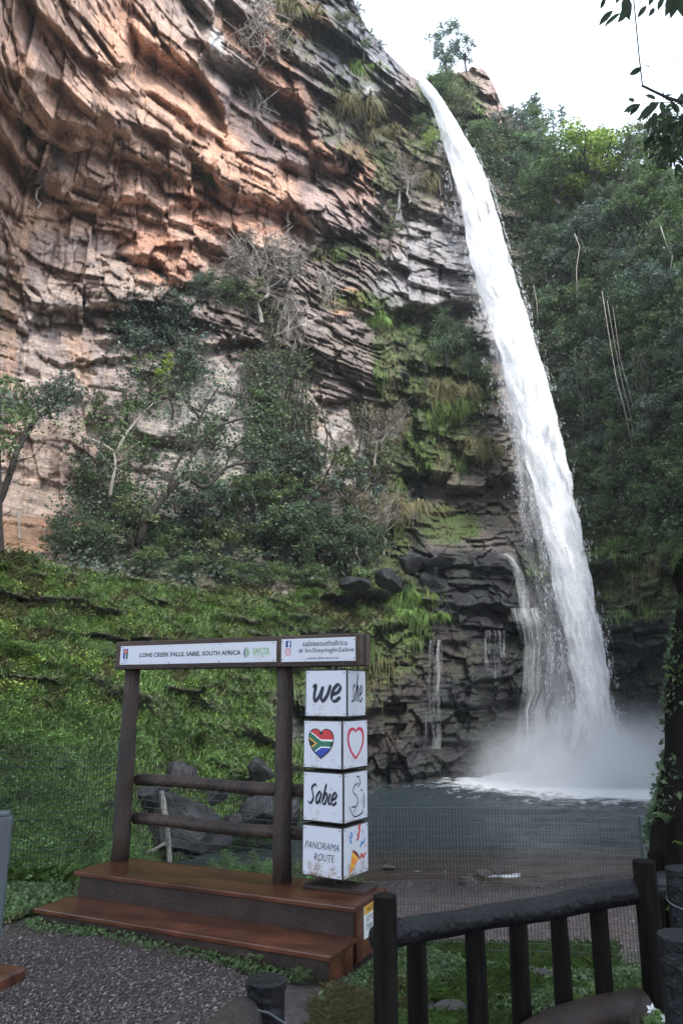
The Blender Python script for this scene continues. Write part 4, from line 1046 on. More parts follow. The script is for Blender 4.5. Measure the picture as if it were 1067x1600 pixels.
# left and middle cliff
LC = [  # px, py(base), height, kind, leaf, width
 (250,540,110,'shrub','leaf_blue',.9),(215,560,80,'shrub','leaf_blue',.9),(290,560,90,'shrub','leaf_blue',.9),(255,500,60,'shrub','leaf_blue',1),(330,480,50,'shrub','leaf_dark',1.4),(360,475,40,'shrub','leaf_dark',1.2),(310,470,40,'shrub','leaf_blue',1),
 (300,600,60,'shrub','leaf_blue',1),(235,640,90,'open_tree','leaf_bright',1.1),(270,650,80,'open_tree','leaf_olive',1),(200,660,60,'open_tree','leaf_mid',1),(160,690,70,'open_tree','leaf_mid',1),(145,660,50,'open_tree','leaf_olive',1),
 (400,690,90,'open_tree','leaf_mid',1),(430,640,70,'open_tree','leaf_blue',1),(420,660,60,'shrub','leaf_mid',.8),(450,700,60,'open_tree','leaf_mid',1),
 (330,720,70,'open_tree','leaf_dark',1.3),(220,740,60,'open_tree','leaf_mid',1.1),(150,800,80,'shrub','leaf_dark',1.3),(190,820,90,'shrub','leaf_mid',1.1),(120,860,80,'shrub','leaf_dark',1.2),(90,868,46,'shrub','leaf_dark',1.2),
 (160,880,70,'shrub','leaf_dark',1.3),(205,890,120,'open_tree','leaf_olive',1.2),(250,880,74,'shrub','leaf_mid',1.2),(300,880,120,'open_tree','leaf_blue',1.2),(345,885,90,'shrub','leaf_olive',1.2),(390,895,130,'open_tree','leaf_mid',1.2),(330,880,150,'open_tree','leaf_blue',1),(420,860,150,'open_tree','leaf_olive',1),(465,860,170,'open_tree','leaf_blue',1),(505,840,160,'open_tree','leaf_olive',1),(550,850,150,'open_tree','leaf_blue',.9),(590,800,120,'open_tree','leaf_olive',.9),(440,780,120,'open_tree','leaf_blue',1),(400,760,110,'open_tree','leaf_mid',1),(140,790,110,'open_tree','leaf_blue',1),(180,740,110,'open_tree','leaf_mid',1),(390,520,80,'open_tree','leaf_olive',1.1),
 (430,900,110,'tree','leaf_dark',1.2),(470,900,110,'tree','leaf_dark',1.1),(505,890,100,'tree','leaf_dark',1.1),(545,880,90,'shrub','leaf_dark',1.1),(580,870,70,'shrub','leaf_dark',1),(450,830,90,'open_tree','leaf_mid',1.1),(400,820,90,'tree','leaf_mid',1),(350,820,80,'tree','leaf_mid',1),
 (230,900,50,'shrub','leaf_mid',1.4),(290,905,50,'shrub','leaf_mid',1.4),(360,915,50,'shrub','leaf_mid',1.4),(420,920,50,'shrub','leaf_mid',1.4),(480,915,50,'shrub','leaf_mid',1.4),(490,760,80,'open_tree','leaf_mid',.8),(470,640,60,'vine_','leaf_mid',1),
 (720,560,60,'shrub','leaf_dark',.9),(700,570,80,'shrub','leaf_dark',.8),(690,530,50,'shrub','leaf_dark',1),(735,590,50,'shrub','leaf_dark',.8),(640,560,50,'open_tree','leaf_mid',.8),(665,600,60,'open_tree','leaf_mid',.8),
 (610,400,90,'open_tree','leaf_olive',.6),(598,330,50,'open_tree','leaf_olive',.8),(550,85,60,'open_tree','leaf_olive',.8),(570,100,50,'open_tree','leaf_mid',.8),(535,55,36,'shrub','leaf_olive',.9),(660,215,30,'shrub','leaf_mid',1),(675,240,36,'shrub','leaf_bright',.8),
 (535,282,24,'shrub','leaf_mid',1),(335,300,36,'shrub','leaf_mid',1.2),(310,265,24,'shrub','leaf_mid',1.6),(70,235,60,'open_tree','leaf_bright',1.2),(40,230,50,'open_tree','leaf_olive',1),(640,180,30,'shrub','leaf_olive',1),
 (560,640,50,'open_tree','leaf_olive',1.2),(40,660,60,'open_tree','leaf_mid',.8),(0,650,60,'open_tree','leaf_mid',.8),(760,620,50,'shrub','leaf_mid',.7),(330,390,20,'shrub','leaf_mid',1.5),(180,520,20,'shrub','leaf_mid',1.5)]
LN = {'leaf_blue': 'blue-green', 'leaf_dark': 'dark green', 'leaf_mid': 'green', 'leaf_olive': 'olive', 'leaf_bright': 'yellow-green'}
def zone(x, y):
    if y > 840: return 'in the thicket at the cliff foot'
    if x > 590: return 'between brown cliff and fall'
    if y < 350: return 'high on the red cliff'
    if y < 600: return 'clinging halfway up the cliff'
    return 'in front of the pale lower cliff'
for x, y, h, k, mt, w_ in LC:
    if k == 'vine_': continue
    nm = 'broadleaf_tree' if k == 'tree' else ('sparse_tree' if k == 'open_tree' else 'shrub')
    ad = {'tree': 'leafy tree', 'open_tree': 'thin-leaved small tree', 'shrub': 'bushy shrub'}[k]
    z = zone(x, y)
    sd2 = 'toward the left' if x < 230 else ('below the twiggy tree' if 380 < x < 520 and y > 600 else ('near the middle' if x < 450 else 'toward the right'))
    grow(x, y, h, k, mt, nm, LN[mt] + ' ' + ad + ' ' + z + ' ' + sd2, 'shrub' if k == 'shrub' else 'tree', 'plants ' + z, w=w_, off=.6)
# grey twiggy trees
for x, y, h, w_, lb in [(410,500,150,1.0,'grey twiggy near-bare tree hanging on the cliff under the red ledge'),(560,880,130,.9,'grey-brown twiggy bush against the foot of the pale wall, left one'),
                        (600,860,110,.8,'grey-brown twiggy bush against the foot of the pale wall, right one'),(590,740,110,1.0,'tall dry twiggy bush under the layered shale'),
                        (620,700,80,.8,'dry twiggy bush at the right edge of the pale wall'),(540,740,70,.8,'low dry twiggy bush left of the tall one under the shale'),(500,840,90,1,'dry twiggy bush in the thicket below the pale wall'),
                        (60,330,90,.9,'bare grey bush in the dark cleft high on the left cliff'),(640,320,70,1.0,'dry brown bush on the nose of rock left of the fall'),(690,310,60,1.1,'dry brown bush beside the fall, below its first bend')]:
    grow(x, y, h, 'twiggy', 'leaf_twig' if x < 500 else 'leaf_dry', 'twiggy_bush', lb, 'bush', w=w_, off=.8, bark='bark_pale')
# bare roots under ledges, hanging vines
for x, y, h, lb in [(410,20,110,'bare grey roots hanging in the topmost dark overhang'),(400,160,90,'tangle of bare pale roots hanging in the middle overhang'),(560,190,70,'fringe of bare roots under the grassy ledge near the lip'),
                    (505,440,90,'pale twisting roots left of the layered shale'),(455,480,110,'pale bare roots hanging down beside the shale stack')]:
    grow(x, y, h, 'bare', 'leaf_dry', 'hanging_roots', lb, 'roots', off=1.0, bark='bark_pale', rz=0)
for i, (x, y, h, mt) in enumerate([(415,480,120,'leaf_olive'),(420,560,110,'leaf_mid'),(460,560,130,'leaf_mid'),(480,640,150,'leaf_olive'),(440,640,130,'leaf_mid'),(395,560,100,'leaf_olive'),(300,540,90,'leaf_mid'),(560,640,110,'leaf_olive'),(600,650,130,'leaf_dry'),
                         (950,420,110,'leaf_olive'),(905,380,110,'leaf_dark'),(990,380,130,'leaf_dark'),(930,560,120,'leaf_mid'),(1020,560,120,'leaf_dark'),(860,420,110,'leaf_dark'),(1010,690,110,'leaf_mid'),(990,700,140,'leaf_dry')]):
    grow(x, y, h, 'vine', mt, 'hanging_vine', ('curtain of %s vines %s' % ({'leaf_olive': 'olive', 'leaf_mid': 'green', 'leaf_dry': 'dry brown', 'leaf_dark': 'dark green'}[mt], ('on the right slope ' + ('high up' if y < 500 else 'low down') + (' near the fall' if x < 940 else ' toward the right edge')) if x > 800 else ('over the middle cliff ' + ('under the twiggy tree' if y < 500 else ('below the shale stack' if y > 600 and x > 470 else ('left of the shale stack' if x > 410 else 'among the left shrubs')))))), 'vine',
         'vines on the right slope' if x > 800 else 'vines on the middle cliff', off=1.2, rz=random.uniform(-.4, .4))
# hanging and tussock grass on ledges
HG = [(560,165,40,'grass_gold'),(585,175,46,'grass_gold'),(545,150,40,'grass_green'),(610,190,40,'grass_gold'),(575,210,46,'grass_gold'),(540,190,50,'grass_gold'),(600,230,40,'grass_gold'),(650,250,50,'grass_gold'),(670,280,60,'grass_gold'),(640,290,50,'grass_gold'),
      (690,330,50,'grass_gold'),(655,170,36,'grass_green'),(560,110,34,'grass_green'),(575,125,34,'grass_green'),(480,40,40,'grass_gold'),(500,60,36,'grass_green'),(460,20,36,'grass_gold'),
      (620,560,46,'grass_green'),(640,600,50,'grass_green'),(660,640,50,'grass_green'),(690,640,50,'grass_green'),(710,660,46,'grass_green'),(725,620,40,'grass_gold'),(650,560,40,'grass_gold'),(700,610,46,'grass_gold'),(740,600,40,'grass_gold'),
      (600,590,46,'grass_gold'),(630,650,40,'grass_green'),(610,790,60,'grass_gold'),(620,820,60,'grass_green'),(605,850,50,'grass_green'),(700,730,46,'grass_gold'),(720,720,40,'grass_green'),(740,700,40,'grass_gold'),(670,700,40,'grass_green'),
      (720,760,40,'grass_gold'),(755,700,36,'grass_gold'),(690,700,36,'grass_green'),(750,650,40,'grass_gold'),(745,760,36,'grass_gold'),(640,930,40,'grass_green'),(610,960,40,'grass_gold'),(620,1000,46,'grass_gold'),(585,990,40,'grass_green'),(660,960,36,'grass_green'),
      (900,880,50,'grass_green'),(930,885,50,'grass_green'),(970,880,50,'grass_green'),(1000,890,56,'grass_green'),(1040,885,56,'grass_green'),(920,920,40,'grass_gold'),(960,925,50,'grass_gold'),(1000,930,50,'grass_green'),(1040,930,56,'grass_green'),(1070,940,56,'grass_green'),
      (895,840,40,'grass_gold'),(880,760,46,'grass_gold'),(935,800,40,'grass_gold'),(560,470,24,'grass_green'),(530,400,22,'grass_green'),(560,405,22,'grass_lush'),(585,500,30,'grass_green'),(540,540,24,'grass_lush'),(590,570,26,'grass_green')]
for i, (x, y, h, mt) in enumerate([q for q in HG if q[0] < 760][::4]):
    rz_ = -math.atan2(surf(x, y)[0], surf(x, y)[1])
    c_ = {'grass_gold': 'straw-coloured', 'grass_green': 'green', 'grass_lush': 'bright green'}[mt]
    where_ = 'on the ledges right of the fall' if x > 800 else ('beside the lip of the fall' if y < 350 else ('on the ledges of the shale' if y < 580 and x < 595 else 'on the ledges left of the fall'))
    grow(x, y, h, 'hang', mt, 'hanging_grass', c_ + ' grass hanging in a fringe ' + where_, 'grass', 'grass fringes ' + where_, off=.15, rz=rz_, w=1.3)

# hero trees in front of the pale lower cliff
def hero(name, limbs, mat, label, leaves=None, leafmat='leaf_dark', n=1200, rpx=26):
    D0 = min(float(np.hypot(*surf(p[0], p[1])[:2])) for l in limbs for p in l[0]) - 2.2
    e = empty(name, at(limbs[0][0][0][0], limbs[0][0][0][1], D0)); tag(e, label, 'tree')
    mb = MB(); tips = []
    for li, (pts, r0, r1) in enumerate(limbs):
        p = np.array(pts, float); k = len(p); tt_ = np.linspace(0, k - 1, (k - 1) * 4 + 1)
        # smooth the traced limb
        xs_ = np.interp(tt_, range(k), p[:, 0]); ys_ = np.interp(tt_, range(k), p[:, 1])
        ker = np.array([.25, .5, .25])
        for _ in range(2):
            xs_[1:-1] = np.convolve(xs_, ker, 'same')[1:-1]; ys_[1:-1] = np.convolve(ys_, ker, 'same')[1:-1]
        dd = .35 * np.sin(np.linspace(0, 3, len(xs_)) + li) - li * .08
        P = [at(x, y, D0 - d - .2) - Vector(e.location) for x, y, d in zip(xs_, ys_, dd)]
        mb.tube(P, list(np.linspace(r0, r1, len(P))), 7, rough=.12, seed=li)
        rs = np.random.default_rng(li + 40)
        for j in range(2, len(P), 2):   # side twigs
            q = P[j]; L_ = .5 + .8 * rs.random(); a = rs.random() * 6.28
            q2 = q + Vector((math.cos(a) * L_, rs.normal() * .3, abs(math.sin(a)) * L_ * .9))
            limb(mb, q, q2, max(.012, r1 * .5), .006, li * 50 + j, n=3, segs=3, bend=.3); tips.append(q2)
        tips += [P[-1]] * 2
    mb.build('trunk', M[mat], e, smooth_=True)
    global rng
    rng = np.random.default_rng(len(limbs) * 7 + n)
    if leaves: tips = [at(x, y, D0 - .3 + random.uniform(-.6, .6)) - Vector(e.location) for x, y in leaves]
    T = np.array([list(q) for q in tips]); k = rng.integers(0, len(T), n)
    C = T[k] + rng.normal(size=(n, 3)) * np.array([1, .8, .6]) * rpx * D0 / F * .55
    V, q = leaf_quads(C, .15 * (.6 + .8 * rng.random(n)))
    mesh_obj('crown', V, q, M[leafmat], e)
hero('leaning_tree', [([(215,850),(235,805),(262,770),(288,742)],.17,.12), ([(288,742),(318,765),(338,748),(352,730),(385,722),(430,722)],.11,.04), ([(288,742),(305,700),(335,668),(372,655),(405,650)],.10,.04),
     ([(262,770),(275,725),(300,690),(318,640),(345,600)],.09,.03), ([(352,730),(362,705),(378,690),(400,688)],.05,.02), ([(300,690),(330,690),(350,700)],.04,.02)], 'bark', 'dark leaning tree with long crooked bare limbs before the pale cliff', n=2600)
hero('pale_tree', [([(172,778),(176,750),(182,730),(178,705)],.09,.05),([(182,730),(200,722),(215,715)],.04,.02),([(178,705),(160,692),(130,682),(112,672)],.045,.02),([(180,712),(195,680),(220,650),(240,630)],.08,.03)], 'bark_pale', 'small tree with pale forked branches left of the leaning tree', n=900, leafmat='leaf_mid')
hero('left_edge_tree', [([(-30,830),(0,785),(15,745),(28,700),(50,668)],.16,.09),([(28,700),(40,672),(62,650),(95,640)],.08,.03),([(50,668),(70,640),(90,620)],.05,.02),([(0,785),(4,830),(6,862)],.05,.05)], 'bark', 'dark slanting tree at the left edge with a blue-green crown', n=1500, leafmat='leaf_blue',
     leaves=[(70,640),(85,625),(100,610),(105,595),(60,630),(90,640),(110,618),(75,610),(20,640),(0,620)])
hero('left_edge_sapling', [([(-10,900),(2,850),(3,780),(0,700)],.06,.03)], 'bark', 'bright green leafy sapling cut by the left edge of the cliff view', n=700, leafmat='leaf_mid', leaves=[(30,640),(40,650),(10,600),(0,690),(5,700),(25,655)])
mb = MB(); mb.tube([surf(52,850) * np.array([1,.96,1]), surf(50,820) * np.array([1,.96,1]), surf(45,800) * np.array([1,.96,1])], [.05,.035,.01], 5); mb.tube([surf(50,820) * np.array([1,.96,1]), surf(58,798) * np.array([1,.96,1])], [.03,.01], 5)
tag(mb.build('dead_sapling', M['bark_pale']), 'small forked dead sapling at the foot of the red wall', 'sapling')

# ferns and tussocks on the bank
rb = random.Random(12)
for i in range(96):
    x = rb.uniform(-10, 560); y = rb.uniform(880, 1290)
    jx = int(np.clip(np.searchsorted(xs, x) - 1, 0, NX - 2)); jy = int(np.clip((y - bot[jx]) / (top[jx] - bot[jx]), 0, .9999) * (NY - 1))
    if bankm[jy, jx] < .6 or (180 < x < 590 and 990 < y < 1050): continue
    tier = 'top' if y < 960 else ('middle' if y < 1090 else 'foot')
    side = 'at the left edge' if x < 90 else ('left of the frame' if x < 185 else ('seen through the frame' if x < 440 else 'right of the frame'))
    if rb.random() < .62: grow(x, y, rb.uniform(20, 34), 'fern', rb.choice(['grass_lush', 'leaf_mid', 'grass_green']), 'fern', 'green fern at the %s of the grassy bank %s' % (tier, side), 'fern', 'ferns on the grassy bank', seed=rb.randint(1, 4), off=.1, w=1.3)
    elif rb.random() < .6: grow(x, y, rb.uniform(18, 30), 'shrub', rb.choice(['grass_lush', 'leaf_mid', 'leaf_bright']), 'weed', 'leafy weed at the %s of the grassy bank %s' % (tier, side), 'weed', 'weeds on the grassy bank', seed=rb.randint(1, 4), off=.1, w=1.2)
# ------------------------------------------------------------------ ground cover, too many to count
def scatter(n, xr, yr, keep):
    """points of the gorge surface inside a photo window, kept with probability keep(x, y)"""
    x = rng.uniform(*xr, n); y = rng.uniform(*yr, n)
    i = np.clip(np.searchsorted(xs, x) - 1, 0, NX - 2); t = np.clip((y - bot[i]) / (top[i] - bot[i]), 0, .9999) * (NY - 1); j = t.astype(int)
    k = rng.random(n) < keep(i, j, x, y)
    i, j = i[k], j[k]; a = rng.random(k.sum()); b = rng.random(k.sum())
    j2 = np.minimum(j + 1, NY - 1); i2 = np.minimum(i + 1, NX - 1)
    P = PTS[j, i] * (1 - a - b)[:, None] + PTS[j, i2] * a[:, None] + PTS[j2, i] * b[:, None]
    return P, i, j
def toward(P, d):
    r = np.hypot(P[:, 0], P[:, 1])[:, None]; o = P.copy(); o[:, :2] *= (1 - d / r); return o
def blades(P, h, wd, lean=.35, per=3):
    """per bent blades at every point"""
    P = np.repeat(P, per, 0); n = len(P); h = np.repeat(h, per) * (.6 + .8 * rng.random(n)); wd = np.repeat(np.broadcast_to(wd, n // per), per)
    P = P + rng.normal(size=(n, 3)) * np.array([1, 1, .1]) * (h * .35)[:, None]
    a = rng.random(n) * 2 * PI; d = np.stack([np.cos(a), np.sin(a), 0 * a], 1); s = np.stack([-np.sin(a), np.cos(a), 0 * a], 1) * wd[:, None]
    lean_ = (lean * (.3 + rng.random(n)))[:, None]
    z = np.array([0, 0, 1.0])
    mid = P + z * (h * .6)[:, None] + d * h[:, None] * lean_ * .5; tip = P + z * (h * .85)[:, None] + d * h[:, None] * lean_ * 1.6
    V = np.stack([P - s, P + s, mid + s * .8, tip, mid - s * .8], 1).reshape(-1, 3)
    return V, np.arange(5 * n).reshape(n, 5)
rng = np.random.default_rng(77)
bank2 = bankm * (1 - .85 * steep)
pat = fbm(PX / 28, PY / 20, 3, 3, 400)
def mask_at(m): return lambda i, j, x, y: m[j, i]
gold = smooth(.12, .45, pat) * smooth(1140, 1060, PY)
P, i, j = scatter(60000, (-80, 640), (850, 1400), lambda i, j, x, y: bank2[j, i] * (1 - gold[j, i]) * .8)
dd = np.hypot(P[:, 0], P[:, 1]); V, q = blades(P, .07 + .0042 * dd, .002 + .00028 * dd, per=2, lean=.5)
tag(mesh_obj('bank_grass', V, q, M['grass_green']), kind='stuff')
P, i, j = scatter(50000, (-80, 640), (850, 1330), lambda i, j, x, y: bank2[j, i] * gold[j, i] * .9)
dd = np.hypot(P[:, 0], P[:, 1]); V, q = blades(P, .08 + .005 * dd, .002 + .00028 * dd, per=2, lean=.8)
tag(mesh_obj('bank_dry_grass', V, q, M['grass_gold']), kind='stuff')
P, i, j = scatter(190000, (-80, 640), (850, 1420), lambda i, j, x, y: bank2[j, i] * np.clip(.75 - .5 * gold[j, i], .1, 1))
dd = np.hypot(P[:, 0], P[:, 1]); P[:, 2] += .02 + .08 * rng.random(len(P)); V, q = leaf_quads(toward(P, .08), (.02 + .0026 * dd) * (.6 + .8 * rng.random(len(P))), up=.1, flat=.7)
tag(mesh_obj('bank_ground_cover', V, q, M['grass_lush']), kind='stuff')
P, i, j = scatter(60000, (-80, 640), (850, 1180), lambda i, j, x, y: bank2[j, i] * smooth(0, .35, fbm(x / 38, y / 22, 7, 3, 402)) * smooth(1180, 1020, y))
P[:, 2] += .05 + .12 * rng.random(len(P)); V, q = leaf_quads(toward(P, .14), .085 * (.6 + .8 * rng.random(len(P))), up=.1, flat=.6)
tag(mesh_obj('bank_bright_cover', V, q, M['leaf_bright']), kind='stuff')
P, i, j = scatter(80000, (300, 1090), (60, 1180), lambda i, j, x, y: np.clip(mossm[j, i] * (1 - bankm[j, i]), 0, 1) * .8)
V, q = leaf_quads(toward(P, .12), (.11) * (.6 + .8 * rng.random(len(P))), .025, up=0, droop=.5)
sp_ = fbm(P[:, 0] / 1.5, P[:, 1] / 1.5, P[:, 2] / 1.5, 2, 444) + .5 * rng.random(len(P)) > .2
tag(mesh_obj('ledge_moss', V, q[sp_], M['grass_green']), kind='stuff')
tag(mesh_obj('ledge_dry_moss', V, q[~sp_], M['grass_gold']), kind='stuff')
# long grass hanging from the wet ledges
def hanging(P, ln, wd):
    n = len(P); r = np.hypot(P[:, 0], P[:, 1])[:, None]; o = np.concatenate([-P[:, :2] / r, np.zeros((n, 1))], 1); t_ = np.stack([-o[:, 1], o[:, 0], 0 * o[:, 0]], 1)
    k = o * (.08 + .22 * rng.random(n))[:, None] + t_ * (rng.normal(size=n) * .10)[:, None]; z = np.array([0, 0, 1.0]); s = t_ * wd
    mid = P + k + z * (.05 + .08 * rng.random(n))[:, None]; tip = P + k * 1.6 - z * ln[:, None]
    return np.stack([P - s, P + s, mid + s, tip, mid - s], 1).reshape(-1, 3), np.arange(5 * n).reshape(n, 5)
tuf = smooth(-.15, .25, fbm(PX / 16, PY / 16, 3, 3, 445))
P, i, j = scatter(110000, (400, 1090), (60, 1100), lambda i, j, x, y: np.clip(mossz[j, i] * (1 - bankm[j, i]), 0, 1) * tuf[j, i])
sp_ = fbm(P[:, 0] / 2.5, P[:, 1] / 2.5, P[:, 2] / 2.5, 2, 446) + (P[:, 2] < 18) * .25 > .1
V, q = hanging(P, .15 + .6 * rng.random(len(P)) ** 1.5, .010)
tag(mesh_obj('hanging_green_grass', V, q[sp_], M['grass_green']), kind='stuff')
tag(mesh_obj('hanging_dry_grass', V, q[~sp_], M['grass_gold']), kind='stuff')
# leafy undergrowth closing the gaps in the thicket and on the hillside
thick = blob(PX, PY, [(330,860,260,50),(170,820,90,60),(480,860,130,50),(230,790,140,40,0,.5),(420,760,120,70,0,.35),(250,560,80,110,0,.5),(340,620,110,60,0,.35)])
P, i, j = scatter(52000, (60, 680), (430, 930), lambda i, j, x, y: thick[j, i] * .9)
P = toward(P, .3 + 1.6 * rng.random(len(P))[:, None]); V, q = leaf_quads(P, .17 * (.6 + .8 * rng.random(len(P))))
tag(mesh_obj('thicket_foliage', V, q, M['leaf_blue']), kind='stuff')
hm2 = hillm * smooth(175, 260, PY - .25 * (PX - 700)) * smooth(900, 840, PY)
P, i, j = scatter(70000, (700, 1100), (150, 900), lambda i, j, x, y: hm2[j, i] * .9)
P = toward(P, .2 + 1.8 * rng.random(len(P))[:, None]); V, q = leaf_quads(P, .19 * (.6 + .8 * rng.random(len(P))))
tag(mesh_obj('hillside_undergrowth', V, q, M['leaf_dark']), kind='stuff')

# thin bluish air between the viewer and the far wall
bm = bmesh.new(); bmesh.ops.create_cube(bm, size=1); me = bpy.data.meshes.new('haze'); bm.to_mesh(me); bm.free()
hz = bpy.data.objects.new('haze', me); COL.objects.link(hz); hz.location = (0, 0, 40); hz.scale = (2200, 2200, 100)
m = bpy.data.materials.new('haze_air'); m.use_nodes = True; m.node_tree.nodes.clear()
pv = node(m.node_tree, 'ShaderNodeVolumePrincipled', {'Color': (.90, .95, 1, 1), 'Density': .0004, 'Anisotropy': .0}); oo = node(m.node_tree, 'ShaderNodeOutputMaterial'); m.node_tree.links.new(pv.outputs[0], oo.inputs['Volume'])
me.materials.append(m); tag(hz, kind='stuff')
# ------------------------------------------------------------------ foreground materials
M['timber'] = simple('weathered_timber', (.036, .021, .016), .6, .5, 7, .7, 45, stretch=(1, 1, .25))
M['beam'] = simple('beam_timber', (.065, .040, .028), .7, .35, 5, .4, 40, stretch=(.3, 1, 1.5))
M['deck'] = simple('painted_deck', (.088, .032, .018), .24, .5, 3.2, .12, 50, stretch=(.6, 1.6, 1))
M['riser'] = simple('dark_riser', (.026, .013, .009), .7, .4, 6, .3, 50)
M['blacklog'] = simple('black_log', (.006, .006, .008), .5, .6, 4, .6, 30, spec=.3, stretch=(1, 1, 1))
M['darkpost'] = simple('dark_post', (.009, .007, .006), .9, .6, 6, .8, 35, spec=.15, stretch=(3, 3, .35))
M['iron'] = simple('black_iron', (.018, .014, .013), .55, .4, 20, .2, 80)
M['galv'] = simple('galvanised', (.10, .115, .125), .5, .15, 4, .1, 60, metal=.4)
M['wire'] = simple('fence_wire', (.050, .055, .055), .5, .1, 4, 0, metal=.3)
M['ink'] = simple('navy_ink', (.010, .012, .035), .5, .05, 4, 0)
M['screw'] = simple('screw', (.03, .03, .03), .4, .1, 4, 0, metal=.6)
M['white_stone'] = simple('petal_white', (.75, .75, .80), .6, .05, 4, 0)
def flat(name, c): M[name] = simple(name, c, .45, .06, 12, 0)
flat('c_green', (.02, .16, .09)); flat('c_red', (.55, .03, .03)); flat('c_blue', (.02, .05, .35)); flat('c_gold', (.75, .42, .05)); flat('c_black', (.01, .01, .012)); flat('c_white', (.78, .78, .80))
flat('c_crimson', (.55, .012, .05)); flat('c_orange', (.75, .25, .04)); flat('c_sky', (.03, .22, .55)); flat('c_lime', (.16, .42, .09)); flat('c_dgreen', (.02, .10, .06)); flat('c_fb', (.015, .045, .22)); flat('c_pink', (.45, .05, .16)); flat('c_grey', (.35, .36, .42)); flat('c_maroon', (.12, .02, .03))
def panel_mat(name, dirt):
    m, t, b = mat_new(name)
    tc = node(t, 'ShaderNodeTexCoord')
    sx = node(t, 'ShaderNodeSeparateXYZ', {0: tc.outputs['Object']})
    n1 = node(t, 'ShaderNodeTexNoise', {'Vector': tc.outputs['Object'], 'Scale': 9, 'Detail': 7, 'Roughness': .7})
    n2 = node(t, 'ShaderNodeTexNoise', {'Vector': tc.outputs['Object'], 'Scale': 60, 'Detail': 4, 'Roughness': .7})
    lo = node(t, 'ShaderNodeMapRange', {'Value': sx.outputs['Z'], 1: .02, 2: -.16, 3: -.12, 4: .14 * dirt})
    a = node(t, 'ShaderNodeMath', {0: n1.outputs['Fac'], 1: lo.outputs[0]}, operation='ADD')
    a2 = node(t, 'ShaderNodeMath', {0: n2.outputs['Fac'], 1: .5, 2: a.outputs[0]}, operation='MULTIPLY_ADD')
    r = ramp(t, a2.outputs[0], [(.80, (.62, .63, .70)), (.90, (.47, .44, .44)), (1.0, (.22, .15, .11))])
    t.links.new(r.outputs[0], b.inputs['Base Color']); b.inputs['Roughness'].default_value = .35
    return m
M['panel'] = panel_mat('white_panel', .35); M['panel_dirty'] = panel_mat('dirty_white_panel', 1.3)

# ------------------------------------------------------------------ print and lettering helpers (local plane: x right, z up, facing -y)
def text_mesh(s, w, h, bold=0.0, shear=0.0, align='LEFT'):
    cu = bpy.data.curves.new('t', 'FONT'); cu.body = s; cu.size = 1; cu.offset = bold; cu.shear = shear; cu.resolution_u = 3; cu.fill_mode = 'FRONT'
    ob = bpy.data.objects.new('t', cu); COL.objects.link(ob)
    dg = bpy.context.evaluated_depsgraph_get(); me = bpy.data.meshes.new_from_object(ob.evaluated_get(dg))
    bpy.data.objects.remove(ob); bpy.data.curves.remove(cu)
    V = np.array([v.co[:] for v in me.vertices]); Fc = [tuple(p.vertices) for p in me.polygons]
    bpy.data.meshes.remove(me)
    mn, mx = V.min(0), V.max(0)
    V = (V - mn) / (mx - mn + 1e-9)
    return np.stack([(V[:, 0] - .5) * w, 0 * V[:, 0], (V[:, 1] - .5) * h], 1), Fc
def lettering(s, x, z, w, h, mat, parent, y=-.004, bold=0, shear=0, name='lettering', M4=None):
    V, Fc = text_mesh(s, w, h, bold, shear)
    V = V + np.array([x, y, z])
    o = mesh_obj(name, V, Fc, M[mat]); place(o, parent, M4); return o
def place(o, parent, M4=None):
    o.parent = parent
    if M4 is not None: o.matrix_local = M4
def catmull(p, k=7):
    p = np.array(p, float); p = np.vstack([2 * p[0] - p[1], p, 2 * p[-1] - p[-2]]); r = []
    for i in range(1, len(p) - 2):
        for t in np.linspace(0, 1, k, endpoint=False):
            a, b, c, d = p[i - 1:i + 3]
            r.append(.5 * (2 * b + (c - a) * t + (2 * a - 5 * b + 4 * c - d) * t * t + (3 * b - a - 3 * c + d) * t ** 3))
    r.append(p[-2]); return np.array(r)
def strokes(lines, wd, x, z, mat, parent, y=-.004, pen=.9, name='lettering', M4=None, thin=.4):
    mb = MB(); e = 0
    for L in lines:
        c = catmull(L) if len(L) > 2 else np.array(L, float)
        d = np.gradient(c, axis=0); a = np.arctan2(d[:, 1], d[:, 0])
        w = wd * (thin + (1 - thin) * np.abs(np.sin(a + pen))) * .5
        w[0] *= .5; w[-1] *= .4
        nx, nz = -np.sin(a), np.cos(a)
        V = []; e += .00015
        for k in range(len(c)):
            V += [(x + c[k, 0] + nx[k] * w[k], y - e, z + c[k, 1] + nz[k] * w[k]), (x + c[k, 0] - nx[k] * w[k], y - e, z + c[k, 1] - nz[k] * w[k])]
        mb.add(V, [(2 * k, 2 * k + 1, 2 * k + 3, 2 * k + 2) for k in range(len(c) - 1)])
    o = mb.build(name, M[mat]); place(o, parent, M4); return o
